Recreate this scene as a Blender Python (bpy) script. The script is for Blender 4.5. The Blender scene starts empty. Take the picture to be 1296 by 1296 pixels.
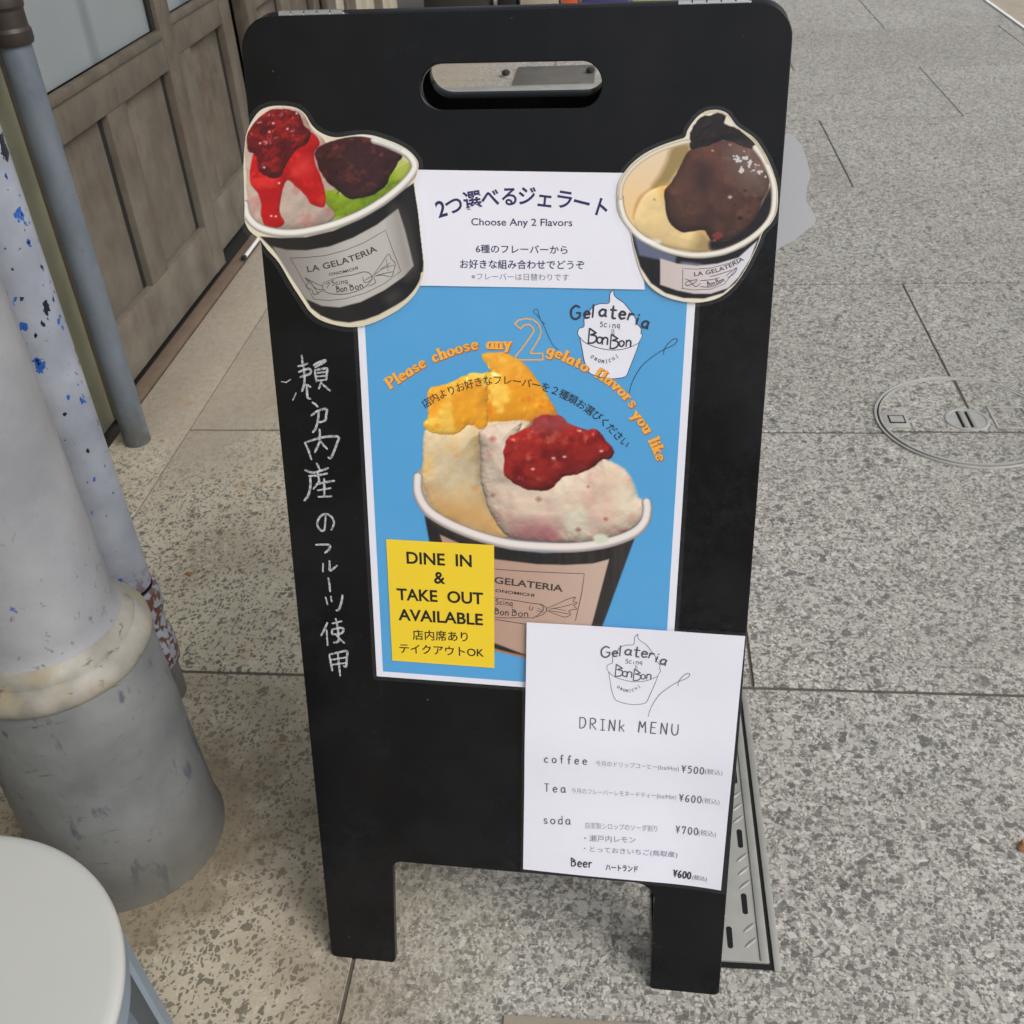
import bpy, bmesh, math, random
import numpy as np
from mathutils import Matrix, Vector
from mathutils.geometry import tessellate_polygon

random.seed(7)
scene = bpy.context.scene
COL = scene.collection
R = math.radians

# ------------------------------------------------------------------ camera
CAM = np.array([0.0, 0.0, 1.1228])
_r = np.array([0.9947, 0.0891, -0.0504]); _r /= np.linalg.norm(_r)
_w = np.array([-0.1017, 0.8006, -0.5905]); _w -= _r * (_w @ _r); _w /= np.linalg.norm(_w)
_u = np.cross(_r, _w)
FPX = 1314.19                       # focal length in pixels of the 1296 px photograph
cam = bpy.data.cameras.new('camera'); camo = bpy.data.objects.new('camera', cam); COL.objects.link(camo)
camo.matrix_world = Matrix(((_r[0], _u[0], -_w[0], CAM[0]), (_r[1], _u[1], -_w[1], CAM[1]), (_r[2], _u[2], -_w[2], CAM[2]), (0, 0, 0, 1)))
cam.sensor_width = 36; cam.lens = FPX / 1296 * 36; cam.clip_start = 0.02; cam.clip_end = 500
cam.dof.use_dof = True; cam.dof.focus_distance = 0.98; cam.dof.aperture_fstop = 20
scene.camera = camo

# ------------------------------------------------------------------ world, sun, exposure
world = bpy.data.worlds.new('World'); scene.world = world; world.use_nodes = True
wn = world.node_tree; wn.nodes.clear()
sky = wn.nodes.new('ShaderNodeTexSky'); sky.sky_type = 'NISHITA'; sky.sun_disc = False
SUN_EL, SUN_AZ = R(44), R(124)       # azimuth clockwise from +Y
sky.sun_elevation = SUN_EL; sky.sun_rotation = SUN_AZ; sky.dust_density = 4; sky.air_density = 1.2; sky.ozone_density = 1.0
hs = wn.nodes.new('ShaderNodeHueSaturation'); hs.inputs['Saturation'].default_value = 0.32   # overcast: the blue is veiled by cloud
bg = wn.nodes.new('ShaderNodeBackground'); bg.inputs['Strength'].default_value = 0.125
wo = wn.nodes.new('ShaderNodeOutputWorld')
wn.links.new(sky.outputs[0], hs.inputs['Color']); wn.links.new(hs.outputs[0], bg.inputs[0]); wn.links.new(bg.outputs[0], wo.inputs[0])
sl = bpy.data.lights.new('sun', 'SUN'); sl.energy = 1.5; sl.angle = R(32); sl.color = (1, 0.97, 0.92)
so = bpy.data.objects.new('sun', sl); COL.objects.link(so)
sd = Vector((math.sin(SUN_AZ) * math.cos(SUN_EL), math.cos(SUN_AZ) * math.cos(SUN_EL), math.sin(SUN_EL)))
so.rotation_euler = sd.to_track_quat('Z', 'Y').to_euler(); so.location = (3, 0, 4)
scene.view_settings.view_transform = 'Standard'; scene.view_settings.look = 'None'
scene.view_settings.gamma = 1; scene.view_settings.exposure = 0.20

# ------------------------------------------------------------------ measuring helpers (rays of the photograph's camera onto real planes)
def ray(x, y): return _w + _r * (x - 648) / FPX - _u * (y - 648) / FPX
def G(x, y, z=0.0):
    d = ray(x, y); return CAM + d * ((z - CAM[2]) / d[2])
def WX(x, y, X):
    d = ray(x, y); return CAM + d * ((X - CAM[0]) / d[0])
BO = np.array([-0.3263, 0.6443, 0.0]); BU = np.array([0.999, -0.0454, 0.0]); BU /= np.linalg.norm(BU)
BV = np.array([0.0118, 0.2593, 0.9657]); BV -= BU * (BV @ BU); BV /= np.linalg.norm(BV); BN = np.cross(BU, BV)
def B(x, y):
    d = ray(x, y); q = CAM + d * (((BO - CAM) @ BN) / (d @ BN)) - BO
    return np.array([q @ BU, q @ BV])
def Barr(X, Y):
    D = _w[None] + _r[None] * ((X - 648) / FPX)[:, None] - _u[None] * ((Y - 648) / FPX)[:, None]
    t = ((BO - CAM) @ BN) / (D @ BN); Q = CAM + D * t[:, None] - BO
    return np.stack([Q @ BU, Q @ BV], 1)

def lin(c):
    c = np.asarray(c, float) / 255.0
    return np.where(c <= 0.04045, c / 12.92, ((c + 0.055) / 1.055) ** 2.4)

# ------------------------------------------------------------------ materials
class NT:
    def __init__(s, name):
        s.m = bpy.data.materials.new(name); s.m.use_nodes = True; s.t = s.m.node_tree; s.t.nodes.clear()
        s.out = s.t.nodes.new('ShaderNodeOutputMaterial')
    def n(s, typ, ins=None, **kw):
        nd = s.t.nodes.new('ShaderNode' + typ)
        for k, v in kw.items(): setattr(nd, k, v)
        for k, v in (ins or {}).items():
            sk = nd.inputs[k]
            if hasattr(v, 'is_output') or isinstance(v, bpy.types.NodeSocket): s.t.links.new(v, sk)
            else: sk.default_value = v
        return nd
    def math(s, op, a, b=0.0, c=None, clamp=False):
        ins = {0: a, 1: b}
        if c is not None: ins[2] = c
        return s.n('Math', ins, operation=op, use_clamp=clamp).outputs[0]
    def mix(s, f, a, b, mode='MIX'):
        nd = s.t.nodes.new('ShaderNodeMix'); nd.data_type = 'RGBA'; nd.blend_type = mode
        for i, v in ((0, f), (6, a), (7, b)):
            if isinstance(v, bpy.types.NodeSocket): s.t.links.new(v, nd.inputs[i])
            else: nd.inputs[i].default_value = (v if i == 0 else (tuple(v) + (1,))[:4])
        return nd.outputs[2]
    def noise(s, vec, scale, detail=4, rough=.55, dist=0.0):
        return s.n('TexNoise', {'Vector': vec, 'Scale': scale, 'Detail': detail, 'Roughness': rough, 'Distortion': dist}).outputs
    def ramp(s, v, lo, hi):
        return s.n('MapRange', {0: v, 1: lo, 2: hi, 3: 0.0, 4: 1.0}, clamp=True).outputs[0]
    def pos(s): return s.n('NewGeometry').outputs['Position']
    def scaled(s, vec, sc): return s.n('VectorMath', {0: vec, 1: sc}, operation='MULTIPLY').outputs[0]
    def bsdf(s, color, rough=.6, bump=None, bdist=.001, bstr=1.0, metal=0.0, spec=.5, **kw):
        p = s.n('BsdfPrincipled', {'Roughness': rough, 'Metallic': metal, 'Specular IOR Level': spec})
        if isinstance(color, bpy.types.NodeSocket): s.t.links.new(color, p.inputs['Base Color'])
        else: p.inputs['Base Color'].default_value = tuple(color) + (1,)
        if bump is not None:
            b = s.n('Bump', {'Height': bump, 'Distance': bdist, 'Strength': bstr}); s.t.links.new(b.outputs[0], p.inputs['Normal'])
        for k, v in kw.items(): p.inputs[k].default_value = v
        s.t.links.new(p.outputs[0], s.out.inputs[0]); return p

def L(*c): return tuple(float(v) for v in lin(c))

def mat_simple(name, c, rough=.5, var=.06, scale=40, metal=0.0, spec=.5, bd=.0002, bscale=300):
    t = NT(name); P = t.pos()
    f = t.ramp(t.noise(P, scale, 5)[0], .3, .7)
    a = tuple(v * (1 - var * 2) for v in c)
    t.bsdf(t.mix(f, a, c), rough, t.noise(P, bscale, 3)[0], bd, .6, metal, spec)
    return t.m

def mat_paving():
    t = NT('exposed aggregate paving'); P = t.pos()
    sep = t.n('SeparateXYZ', {0: P}); X, Y = sep.outputs[0], sep.outputs[1]
    wob = t.n('TexNoise', {'Vector': P, 'Scale': 90.0, 'Detail': 2.0}).outputs['Color']
    wv = t.n('VectorMath', {0: wob, 1: (.5, .5, .5)}, operation='SUBTRACT').outputs[0]
    def chips(scale, dens, thr, wamt, stretch=(1, 1, 0)):
        w = t.n('VectorMath', {0: wv, 1: (wamt,) * 3}, operation='MULTIPLY').outputs[0]
        q = t.scaled(t.n('VectorMath', {0: P, 1: w}, operation='ADD').outputs[0], stretch)
        e = t.n('TexVoronoi', {'Vector': q, 'Scale': scale, 'Randomness': 1.0}, feature='DISTANCE_TO_EDGE', voronoi_dimensions='2D').outputs['Distance']
        v = t.n('TexVoronoi', {'Vector': q, 'Scale': scale, 'Randomness': 1.0}, feature='F1', voronoi_dimensions='2D')
        rgb = t.n('SeparateColor', {0: v.outputs['Color']})
        th = t.math('MULTIPLY_ADD', rgb.outputs[2], thr, thr * .4)
        m = t.ramp(t.math('SUBTRACT', e, th), 0.0, .05)
        on = t.math('LESS_THAN', rgb.outputs[0], dens)
        return t.math('MULTIPLY', m, on), rgb.outputs[1], rgb.outputs[2]
    # grey zone
    big = t.noise(P, 3.2, 4)[0]
    fine = t.noise(P, 420, 2)[0]
    g = t.mix(fine, L(130, 127, 121), L(178, 173, 165))
    g = t.mix(t.ramp(big, .35, .7), g, t.mix(fine, L(144, 142, 137), L(176, 174, 168)))
    for sc, dn, th, wa, st in ((290, .80, .12, .004, (1, 1, 0)), (165, .62, .17, .007, (1, .85, 0)), (104, .40, .20, .010, (.8, 1.1, 0)), (70, .16, .24, .014, (1.1, .8, 0))):
        m, r1, r2 = chips(sc, dn, th, wa, st)
        dark = t.mix(r2, L(78, 80, 80), L(124, 123, 119)); lite = t.mix(r2, L(172, 169, 164), L(216, 213, 208))
        cc = t.mix(t.math('GREATER_THAN', r1, .50), dark, lite)
        g = t.mix(t.math('MULTIPLY', m, .78), g, cc)
    # cream zone
    c = t.mix(t.noise(P, 260, 3)[0], L(180, 171, 154), L(204, 196, 178))
    c = t.mix(t.ramp(t.noise(P, 6, 4)[0], .45, .75), c, L(168, 157, 139))
    for sc, dn, th, wa, st in ((200, .40, .18, .004, (1, 1, 0)), (125, .46, .24, .006, (1.2, .8, 0)), (84, .16, .24, .009, (1, 1, 0))):
        m, r1, r2 = chips(sc, dn, th, wa, st)
        dark = t.mix(r2, L(74, 77, 70), L(116, 116, 106)); lite = L(205, 196, 184)
        cc = t.mix(t.math('GREATER_THAN', r1, .86), dark, lite)
        c = t.mix(t.math('MULTIPLY', m, .85), c, cc)
    lowz = t.n('MapRange', {0: Y, 1: 1.10, 2: 1.09, 3: 0.0, 4: 1.0}, clamp=True).outputs[0]
    c = t.mix(t.math('MULTIPLY', lowz, t.math('MULTIPLY_ADD', t.ramp(t.noise(P, 5, 4)[0], .35, .7), .35, .18)), c, L(128, 114, 94))
    # which zone
    zn = t.noise(P, 5.0, 4)[0]
    xx = t.math('ADD', X, t.math('MULTIPLY', t.math('SUBTRACT', zn, .5), .35))
    z = t.n('MapRange', {0: xx, 1: -.33, 2: -.12, 3: 0.0, 4: 1.0}, clamp=True).outputs[0]
    z = t.math('MAXIMUM', z, t.n('MapRange', {0: Y, 1: 2.9, 2: 3.6, 3: 0.0, 4: 1.0}, clamp=True).outputs[0])
    col = t.mix(z, c, g)
    # mortar smeared over the stones along the wall and beyond
    sm = t.math('MULTIPLY', t.ramp(t.math('ADD', t.math('MULTIPLY', X, -1.0), t.math('MULTIPLY', t.math('SUBTRACT', t.noise(P, 7, 4)[0], .5), .7)), .45, .75), t.ramp(t.math('ADD', Y, t.math('MULTIPLY', zn, .4)), 1.78, 2.0))
    col = t.mix(t.math('MULTIPLY', sm, .85), col, t.mix(t.noise(P, 60, 5)[0], L(142, 131, 118), L(178, 168, 152)))
    # rust-coloured and brown stains
    st = t.ramp(t.noise(P, 9, 5, .6)[0], .60, .80)
    st = t.math('MULTIPLY', st, t.math('SUBTRACT', 1.0, t.math('MULTIPLY', z, .86)))
    col = t.mix(t.math('MULTIPLY', st, .55), col, L(158, 120, 74))
    st2 = t.ramp(t.noise(P, 4.3, 6, .65)[0], .52, .72)
    low = t.n('MapRange', {0: Y, 1: 1.12, 2: .9, 3: 0.0, 4: 1.0}, clamp=True).outputs[0]
    st2 = t.math('MULTIPLY', st2, t.math('SUBTRACT', 1.0, z))
    st2 = t.math('MULTIPLY', st2, t.math('MULTIPLY_ADD', low, .6, .15))
    col = t.mix(st2, col, L(104, 90, 70))
    dirt = t.ramp(t.noise(P, 1.7, 5)[0], .45, .8)
    col = t.mix(t.math('MULTIPLY', dirt, .25), col, L(110, 106, 98), 'MIX')
    rnd = t.n('ObjectInfo').outputs['Random']
    tone = t.math('MULTIPLY_ADD', rnd, .10, .86)
    col = t.mix(1.0, col, t.n('CombineColor', {0: tone, 1: tone, 2: t.math('MULTIPLY', tone, .985)}).outputs[0], 'MULTIPLY')
    gum = t.n('TexVoronoi', {'Vector': t.n('VectorMath', {0: P, 1: t.scaled(wv, (.02, .02, .02))}, operation='ADD').outputs[0], 'Scale': 5.5}, voronoi_dimensions='2D')
    gm_ = t.ramp(t.math('SUBTRACT', t.math('MULTIPLY', t.n('SeparateColor', {0: gum.outputs['Color']}).outputs[0], .085), gum.outputs['Distance']), 0.0, .02)
    col = t.mix(t.math('MULTIPLY', gm_, .45), col, L(92, 88, 80))
    wear = t.ramp(t.noise(P, 2.6, 6, .62)[0], .42, .68)
    col = t.mix(t.math('MULTIPLY', wear, .22), col, L(120, 116, 108))
    # grime gathered round the foot of the column
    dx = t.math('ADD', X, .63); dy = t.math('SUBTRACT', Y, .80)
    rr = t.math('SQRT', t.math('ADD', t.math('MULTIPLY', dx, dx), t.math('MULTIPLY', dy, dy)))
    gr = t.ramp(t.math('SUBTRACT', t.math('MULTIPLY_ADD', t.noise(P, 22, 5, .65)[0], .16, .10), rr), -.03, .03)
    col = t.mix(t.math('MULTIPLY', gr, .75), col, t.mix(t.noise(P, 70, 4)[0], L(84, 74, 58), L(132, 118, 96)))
    sp = t.ramp(t.noise(P, 30, 2, .5)[0], .74, .77)
    col = t.mix(t.math('MULTIPLY', sp, .5), col, L(84, 80, 74))
    h = t.math('ADD', t.noise(P, 260, 3)[0], t.math('MULTIPLY', t.noise(P, 40, 3)[0], .8))
    t.bsdf(col, .62, h, .0012, .7, spec=.4)
    return t.m

def mat_wood():
    t = NT('weathered grey brown wood'); P = t.pos(); oi = t.n('ObjectInfo').outputs['Random']
    off = t.n('VectorMath', {0: P, 1: t.n('CombineXYZ', {0: t.math('MULTIPLY', oi, 7.0), 1: t.math('MULTIPLY', oi, 3.0), 2: 0.0}).outputs[0]}, operation='ADD').outputs[0]
    q = t.scaled(off, (60, 60, 3.0)); gr = t.noise(q, 1.0, 6, .6, .4)[0]
    col = t.mix(gr, L(52, 46, 39), L(92, 84, 73))
    pt = t.ramp(t.noise(off, 11, 6, .65)[0], .40, .66)
    col = t.mix(t.math('MULTIPLY', pt, .75), col, L(102, 95, 84))
    br = t.ramp(t.noise(t.scaled(off, (1, 1, .5)), 13, 5, .6)[0], .54, .70)
    col = t.mix(t.math('MULTIPLY', br, .6), col, L(78, 56, 42))
    col = t.mix(t.math('MULTIPLY', oi, .25), col, L(112, 106, 98))
    zz = t.n('SeparateXYZ', {0: P}).outputs[2]
    wz = t.math('MULTIPLY', t.n('MapRange', {0: zz, 1: .42, 2: .05, 3: 0.0, 4: .55}, clamp=True).outputs[0], t.ramp(t.noise(off, 7, 5)[0], .25, .6))
    col = t.mix(wz, col, L(128, 122, 112))
    t.bsdf(col, .75, t.math('ADD', gr, t.noise(off, 35, 4)[0]), .0009, .7, spec=.25); return t.m

def mat_column():
    t = NT('worn grey white column paint'); P = t.pos()
    col = t.mix(t.ramp(t.noise(P, 9, 5)[0], .35, .7), L(124, 125, 130), L(146, 147, 151))
    sp = t.ramp(t.noise(t.scaled(P, (1, 1, .6)), 95, 5, .7)[0], .61, .65)
    zone = t.n('MapRange', {0: t.n('SeparateXYZ', {0: P}).outputs[2], 1: .58, 2: .42, 3: .15, 4: 1.0}, clamp=True).outputs[0]
    col = t.mix(t.math('MULTIPLY', sp, t.math('MULTIPLY', zone, .8)), col, L(92, 92, 96))
    bl = t.ramp(t.noise(P, 38, 3, .5)[0], .735, .75)
    col = t.mix(t.math('MULTIPLY', bl, zone), col, L(40, 66, 140))
    t.bsdf(col, .45, t.noise(P, 60, 6, .65)[0], .0014, .6, spec=.4); return t.m

def mat_chipped():
    t = NT('white pole paint chipped to blue and black'); P = t.pos()
    sh = t.noise(P, 14, 4)[0]
    col = t.mix(t.ramp(sh, .35, .7), L(136, 141, 153), L(160, 165, 176))
    zp = t.n('SeparateXYZ', {0: P}).outputs[2]; m = None
    zk = t.n('MapRange', {0: zp, 1: .25, 2: .62, 3: .5, 4: 1.0}, clamp=True).outputs[0]
    wb = t.n('VectorMath', {0: t.n('TexNoise', {'Vector': P, 'Scale': 70.0, 'Detail': 4.0, 'Roughness': .65}).outputs['Color'], 1: (.5, .5, .5)}, operation='SUBTRACT').outputs[0]
    for sc_v, thr_v, wv_ in ((36.0, .60, .032), (64.0, .64, .018), (110.0, .73, .010)):
        q = t.n('VectorMath', {0: t.scaled(P, (1, 1, .7)), 1: t.scaled(wb, (wv_,) * 3)}, operation='ADD').outputs[0]
        v = t.n('TexVoronoi', {'Vector': q, 'Scale': sc_v}, feature='F1')
        rgb = t.n('SeparateColor', {0: v.outputs['Color']})
        rad = t.math('MULTIPLY', t.math('MULTIPLY', t.math('SUBTRACT', rgb.outputs[0], thr_v), 1.25), zk)
        d = t.math('SUBTRACT', rad, v.outputs['Distance'])
        m1 = t.ramp(d, 0.0, .03)
        inner = t.ramp(t.math('SUBTRACT', d, t.math('MULTIPLY_ADD', rgb.outputs[1], .34, -.08)), 0.0, .02)
        col = t.mix(m1, col, t.mix(inner, L(40, 88, 170), L(22, 20, 34)))
        m = m1 if m is None else t.math('MAXIMUM', m, m1)
    ti = t.ramp(t.noise(P, 130, 4, .6)[0], .69, .71)
    col = t.mix(ti, col, L(40, 38, 48))
    rust = t.math('MULTIPLY', t.ramp(t.noise(P, 85, 4, .6)[0], .50, .54), t.n('MapRange', {0: zp, 1: .26, 2: .20, 3: 0.0, 4: 1.0}, clamp=True).outputs[0])
    col = t.mix(rust, col, t.mix(t.noise(P, 200, 3)[0], L(58, 30, 24), L(120, 78, 60)))
    t.bsdf(col, .42, t.math('SUBTRACT', sh, t.math('ADD', m, rust)), .0008, .6, spec=.45); return t.m

def mat_drum():
    t = NT('grey painted concrete drum'); P = t.pos()
    col = t.mix(t.ramp(t.noise(P, 8, 5)[0], .3, .7), L(84, 87, 89), L(118, 120, 121))
    q = t.scaled(P, (1, 1, .45))
    pa = t.ramp(t.noise(q, 23, 5, .6, .1)[0], .58, .63)
    col = t.mix(t.math('MULTIPLY', pa, .85), col, L(72, 77, 87))
    zz = t.n('SeparateXYZ', {0: P}).outputs[2]
    col = t.mix(t.n('MapRange', {0: zz, 1: .14, 2: .0, 3: 0.0, 4: .7}, clamp=True).outputs[0], col, L(84, 80, 70))
    sc = t.ramp(t.noise(t.scaled(P, (1, 1, 5)), 24, 5, .75, 1.0)[0], .62, .65)
    col = t.mix(t.math('MULTIPLY', sc, .75), col, L(70, 68, 64))
    t.bsdf(col, .55, t.math('SUBTRACT', t.noise(P, 50, 5)[0], t.math('MULTIPLY', pa, .35)), .0018, .6, spec=.35); return t.m

def mat_collar():
    t = NT('yellowed cream sealant collar'); P = t.pos()
    col = t.mix(t.ramp(t.noise(P, 16, 5)[0], .35, .7), L(112, 109, 102), L(150, 147, 140))
    col = t.mix(t.math('MULTIPLY', t.ramp(t.noise(P, 26, 5, .6)[0], .5, .62), .6), col, L(138, 126, 100))
    sc = t.ramp(t.noise(t.scaled(P, (1, 1, 2.2)), 34, 6, .75, .3)[0], .60, .63)
    col = t.mix(t.math('MULTIPLY', sc, .75), col, L(92, 78, 62))
    t.bsdf(col, .5, t.noise(P, 45, 5)[0], .0018, .7, spec=.35); return t.m

def mat_film(name, gloss=.022, milk=.014, rough=.12):
    t = NT(name); P = t.pos()
    b = t.n('Bump', {'Height': t.noise(P, 16, 2)[0], 'Distance': .0018, 'Strength': .8}).outputs[0]
    gm = t.n('NewGeometry')
    cs_ = t.math('ABSOLUTE', t.n('VectorMath', {0: b, 1: gm.outputs['Incoming']}, operation='DOT_PRODUCT').outputs['Value'])
    fr = t.math('MULTIPLY_ADD', t.math('POWER', t.math('SUBTRACT', 1.0, cs_, clamp=True), 5.0), .9, .04)
    gl = t.n('BsdfGlossy', {'Roughness': rough, 'Normal': b, 'Color': (1, 1, 1, 1)})
    df = t.n('BsdfDiffuse', {'Color': (.62, .66, .80, 1)})
    tr = t.n('BsdfTransparent')
    m1 = t.n('MixShader', {0: milk, 1: tr.outputs[0], 2: df.outputs[0]})
    m2 = t.n('MixShader', {0: t.math('ADD', fr, gloss - .04), 1: m1.outputs[0], 2: gl.outputs[0]})
    t.t.links.new(m2.outputs[0], t.out.inputs[0]); return t.m

def mat_vcol(name, rough=.5):
    t = NT(name); a = t.n('Attribute', attribute_name='Col')
    t.bsdf(a.outputs['Color'], rough, spec=.1); return t.m

def mat_chalk():
    t = NT('white chalk marker'); P = t.pos()
    f = t.ramp(t.noise(P, 420, 4, .7)[0], .36, .6)
    p = t.bsdf(L(205, 208, 212), .8)
    tr = t.n('BsdfTransparent')
    f2 = t.math('MULTIPLY_ADD', f, .55, .25)
    mx = t.n('MixShader', {0: f2, 1: tr.outputs[0], 2: p.outputs[0]})
    t.t.links.new(mx.outputs[0], t.out.inputs[0]); return t.m

def mat_scrap():
    t = NT('thin white film backing')
    d = t.n('BsdfDiffuse', {'Color': (.93, .93, .98, 1)}); b = t.n('BsdfTranslucent', {'Color': (.93, .93, .98, 1)})
    m = t.n('MixShader', {0: .5, 1: d.outputs[0], 2: b.outputs[0]}); t.t.links.new(m.outputs[0], t.out.inputs[0]); return t.m

def mat_board():
    t = NT('matt black laminate'); P = t.pos()
    sm = t.ramp(t.noise(P, 11, 4)[0], .45, .75)
    col = t.mix(sm, (.0052, .0054, .0066), (.0085, .009, .011))
    dust = t.math('MULTIPLY', t.ramp(t.noise(P, 6, 5, .6)[0], .5, .75), t.ramp(t.noise(P, 90, 5, .75)[0], .4, .7))
    col = t.mix(t.math('MULTIPLY', dust, .38), col, (.045, .047, .052))
    col = t.mix(t.ramp(t.noise(P, 150, 2)[0], .76, .79), col, (.07, .07, .07))
    scr = t.ramp(t.noise(t.scaled(P, (9, 30, 90)), 3, 3, .6, .5)[0], .74, .76)
    col = t.mix(t.math('MULTIPLY', scr, .3), col, (.05, .05, .05))
    p = t.bsdf(col, .5, t.noise(P, 500, 2)[0], .00006, .4, spec=.27)
    r = t.math('MULTIPLY_ADD', sm, .20, .24); t.t.links.new(r, p.inputs['Roughness']); return t.m

def mat_pipe():
    t = NT('blue grey pipe paint'); P = t.pos(); n = t.noise(t.scaled(P, (1, 1, .4)), 30, 5, .6)[0]
    col = t.mix(t.ramp(n, .3, .7), L(86, 95, 106), L(104, 112, 122))
    zz = t.n('SeparateXYZ', {0: P}).outputs[2]
    d = t.math('MULTIPLY', t.n('MapRange', {0: zz, 1: .16, 2: .0, 3: .1, 4: .9}, clamp=True).outputs[0], t.ramp(t.noise(P, 40, 5)[0], .3, .6))
    col = t.mix(d, col, L(78, 76, 70)); col = t.mix(t.ramp(t.noise(P, 90, 4, .7)[0], .66, .7), col, L(70, 74, 78))
    t.bsdf(col, .5, n, .0005, .5); return t.m

def mat_glass():
    t = NT('dusty frosted glass'); P = t.pos()
    q = t.scaled(P, (0, 1.6, .1))
    f = t.ramp(t.noise(q, 3.1, 1)[0], .44, .50)
    col = t.mix(f, L(90, 101, 108), L(118, 126, 130))
    col = t.mix(t.math('MULTIPLY', t.noise(P, 12, 5)[0], .35), col, L(150, 152, 150))
    t.bsdf(col, .28, spec=.5); return t.m

def mat_plaster():
    t = NT('greenish beige plaster'); P = t.pos()
    n = t.noise(P, 9, 6, .6)[0]
    t.bsdf(t.mix(n, L(104, 104, 84), L(150, 148, 126)), .8, t.noise(P, 90, 5)[0], .0015, .6, spec=.2); return t.m

M = dict(
    paving=mat_paving(), wood=mat_wood(), column=mat_column(), chipped=mat_chipped(), drum=mat_drum(), collar=mat_collar(),
    film=mat_film('clear laminating film'), print=mat_vcol('printed photograph'), chalk=mat_chalk(), board=mat_board(), glass=mat_glass(), plaster=mat_plaster(),
    mortar=mat_simple('dark joint mortar', L(92, 86, 77), .9, .15, 60),
    concrete=mat_simple('smooth cement strip', L(164, 154, 138), .8, .10, 14, bd=.001, bscale=60),
    earth=mat_simple('dark ground bed', L(70, 66, 60), .9),
    pipe=mat_pipe(),
    iron=mat_simple('dark brown iron clamp', L(62, 54, 50), .5, .12, 60, metal=.4),
    brownwood=mat_simple('brown timber trim', L(104, 88, 74), .75, .14, 25),
    paper=mat_simple('white paper', L(226, 226, 238), .6, .008, 30, bd=.00003),
    cream=mat_simple('cream cut paper', L(222, 212, 190), .5, .01, 30, bd=.00003),
    blue=mat_simple('poster blue ink', L(78, 160, 216), .45, .02, 12, bd=.00003),
    yellow=mat_simple('yellow note paper', L(232, 200, 44), .6, .015, 20, bd=.00003),
    navy=mat_simple('navy ink', L(46, 40, 92), .6), black=mat_simple('black ink', L(26, 24, 26), .6),
    grey=mat_simple('grey ink', L(112, 108, 130), .6), pen=mat_simple('grey pencil line', L(84, 84, 100), .6),
    thinpen=mat_simple('faint grey handwriting', L(120, 120, 140), .6),
    marker=mat_simple('black marker', L(16, 16, 18), .5), logoink=mat_simple('dark blue logo ink', L(34, 44, 66), .6),
    orange=mat_simple('orange print', L(246, 178, 62), .5), rustink=mat_simple('dark orange print', L(176, 96, 44), .5),
    labelink=mat_simple('cup label ink', L(58, 50, 46), .6),
    chrome=mat_simple('hinge steel', L(205, 206, 208), .28, .03, 60, metal=.9),
    steel=mat_simple('galvanised tread plate', L(158, 158, 153), .5, .10, 22, metal=.2),
    ring=mat_simple('worn steel ring', L(168, 167, 163), .55, .10, 30, metal=.1),
    void=mat_simple('black recess', (.004, .004, .004), .9),
    stool=mat_simple('light grey stool top', L(176, 177, 174), .36, .03, 5, bd=.0004, bscale=18),
    stoolleg=mat_simple('blue grey powder coat', L(122, 134, 146), .42, .03, 20),
    rubber=mat_simple('black rubber', (.008, .008, .008), .7),
    leaf=mat_simple('dry orange leaf', L(150, 98, 56), .7, .3, 200),
    whitepl=mat_simple('white plastic rod', L(222, 222, 220), .4),
    darkwood=mat_simple('dark cabinet', L(46, 42, 36), .6, .1, 20),
    lightwood=mat_simple('pale board', L(168, 160, 142), .7, .1, 18),
    red=mat_simple('orange red plastic', L(206, 90, 48), .4), indigo=mat_simple('indigo plastic', L(64, 62, 120), .4),
    lime=mat_simple('yellow green card', L(176, 178, 110), .6), pink=mat_simple('pink card', L(206, 110, 160), .6),
    pale=mat_simple('pale blue card', L(150, 180, 214), .6), black_box=mat_simple('black box', (.01, .01, .012), .5),
    scrap=mat_scrap(), whiteline=mat_simple('white edge line', L(225, 226, 228), .6),
)

# ------------------------------------------------------------------ object helpers
def link(o, parent=None):
    COL.objects.link(o)
    if parent is not None: o.parent = parent
    return o
def tag(o, label, cat, group=None):
    o['label'] = label; o['category'] = cat
    if group: o['group'] = group
    return o
def struct(o, kind='structure'):
    o['kind'] = kind; return o
def empty(name, loc=(0, 0, 0), basis=None):
    o = bpy.data.objects.new(name, None); o.empty_display_size = .05
    if basis is None: o.location = loc
    else:
        a, b, c = basis
        o.matrix_world = Matrix(((a[0], b[0], c[0], loc[0]), (a[1], b[1], c[1], loc[1]), (a[2], b[2], c[2], loc[2]), (0, 0, 0, 1)))
    return link(o)
def mesh_obj(name, verts, faces, mat, parent=None, smooth=False, loc=None, basis=None):
    me = bpy.data.meshes.new(name); me.from_pydata([tuple(v) for v in verts], [], faces); me.update()
    if mat: me.materials.append(mat)
    if smooth: me.polygons.foreach_set('use_smooth', [True] * len(me.polygons))
    o = bpy.data.objects.new(name, me)
    if loc is not None:
        if basis is None: o.location = loc
        else:
            a, b, c = basis
            o.matrix_world = Matrix(((a[0], b[0], c[0], loc[0]), (a[1], b[1], c[1], loc[1]), (a[2], b[2], c[2], loc[2]), (0, 0, 0, 1)))
    return link(o, parent)
def bm_obj(name, bm, mat, parent=None, smooth=False, loc=None):
    bmesh.ops.recalc_face_normals(bm, faces=bm.faces)
    me = bpy.data.meshes.new(name); bm.to_mesh(me); bm.free()
    if mat: me.materials.append(mat)
    if smooth:
        me.polygons.foreach_set('use_smooth', [True] * len(me.polygons))
        me.set_sharp_from_angle(angle=R(38))
    o = bpy.data.objects.new(name, me)
    if loc is not None: o.location = loc
    return link(o, parent)
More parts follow.
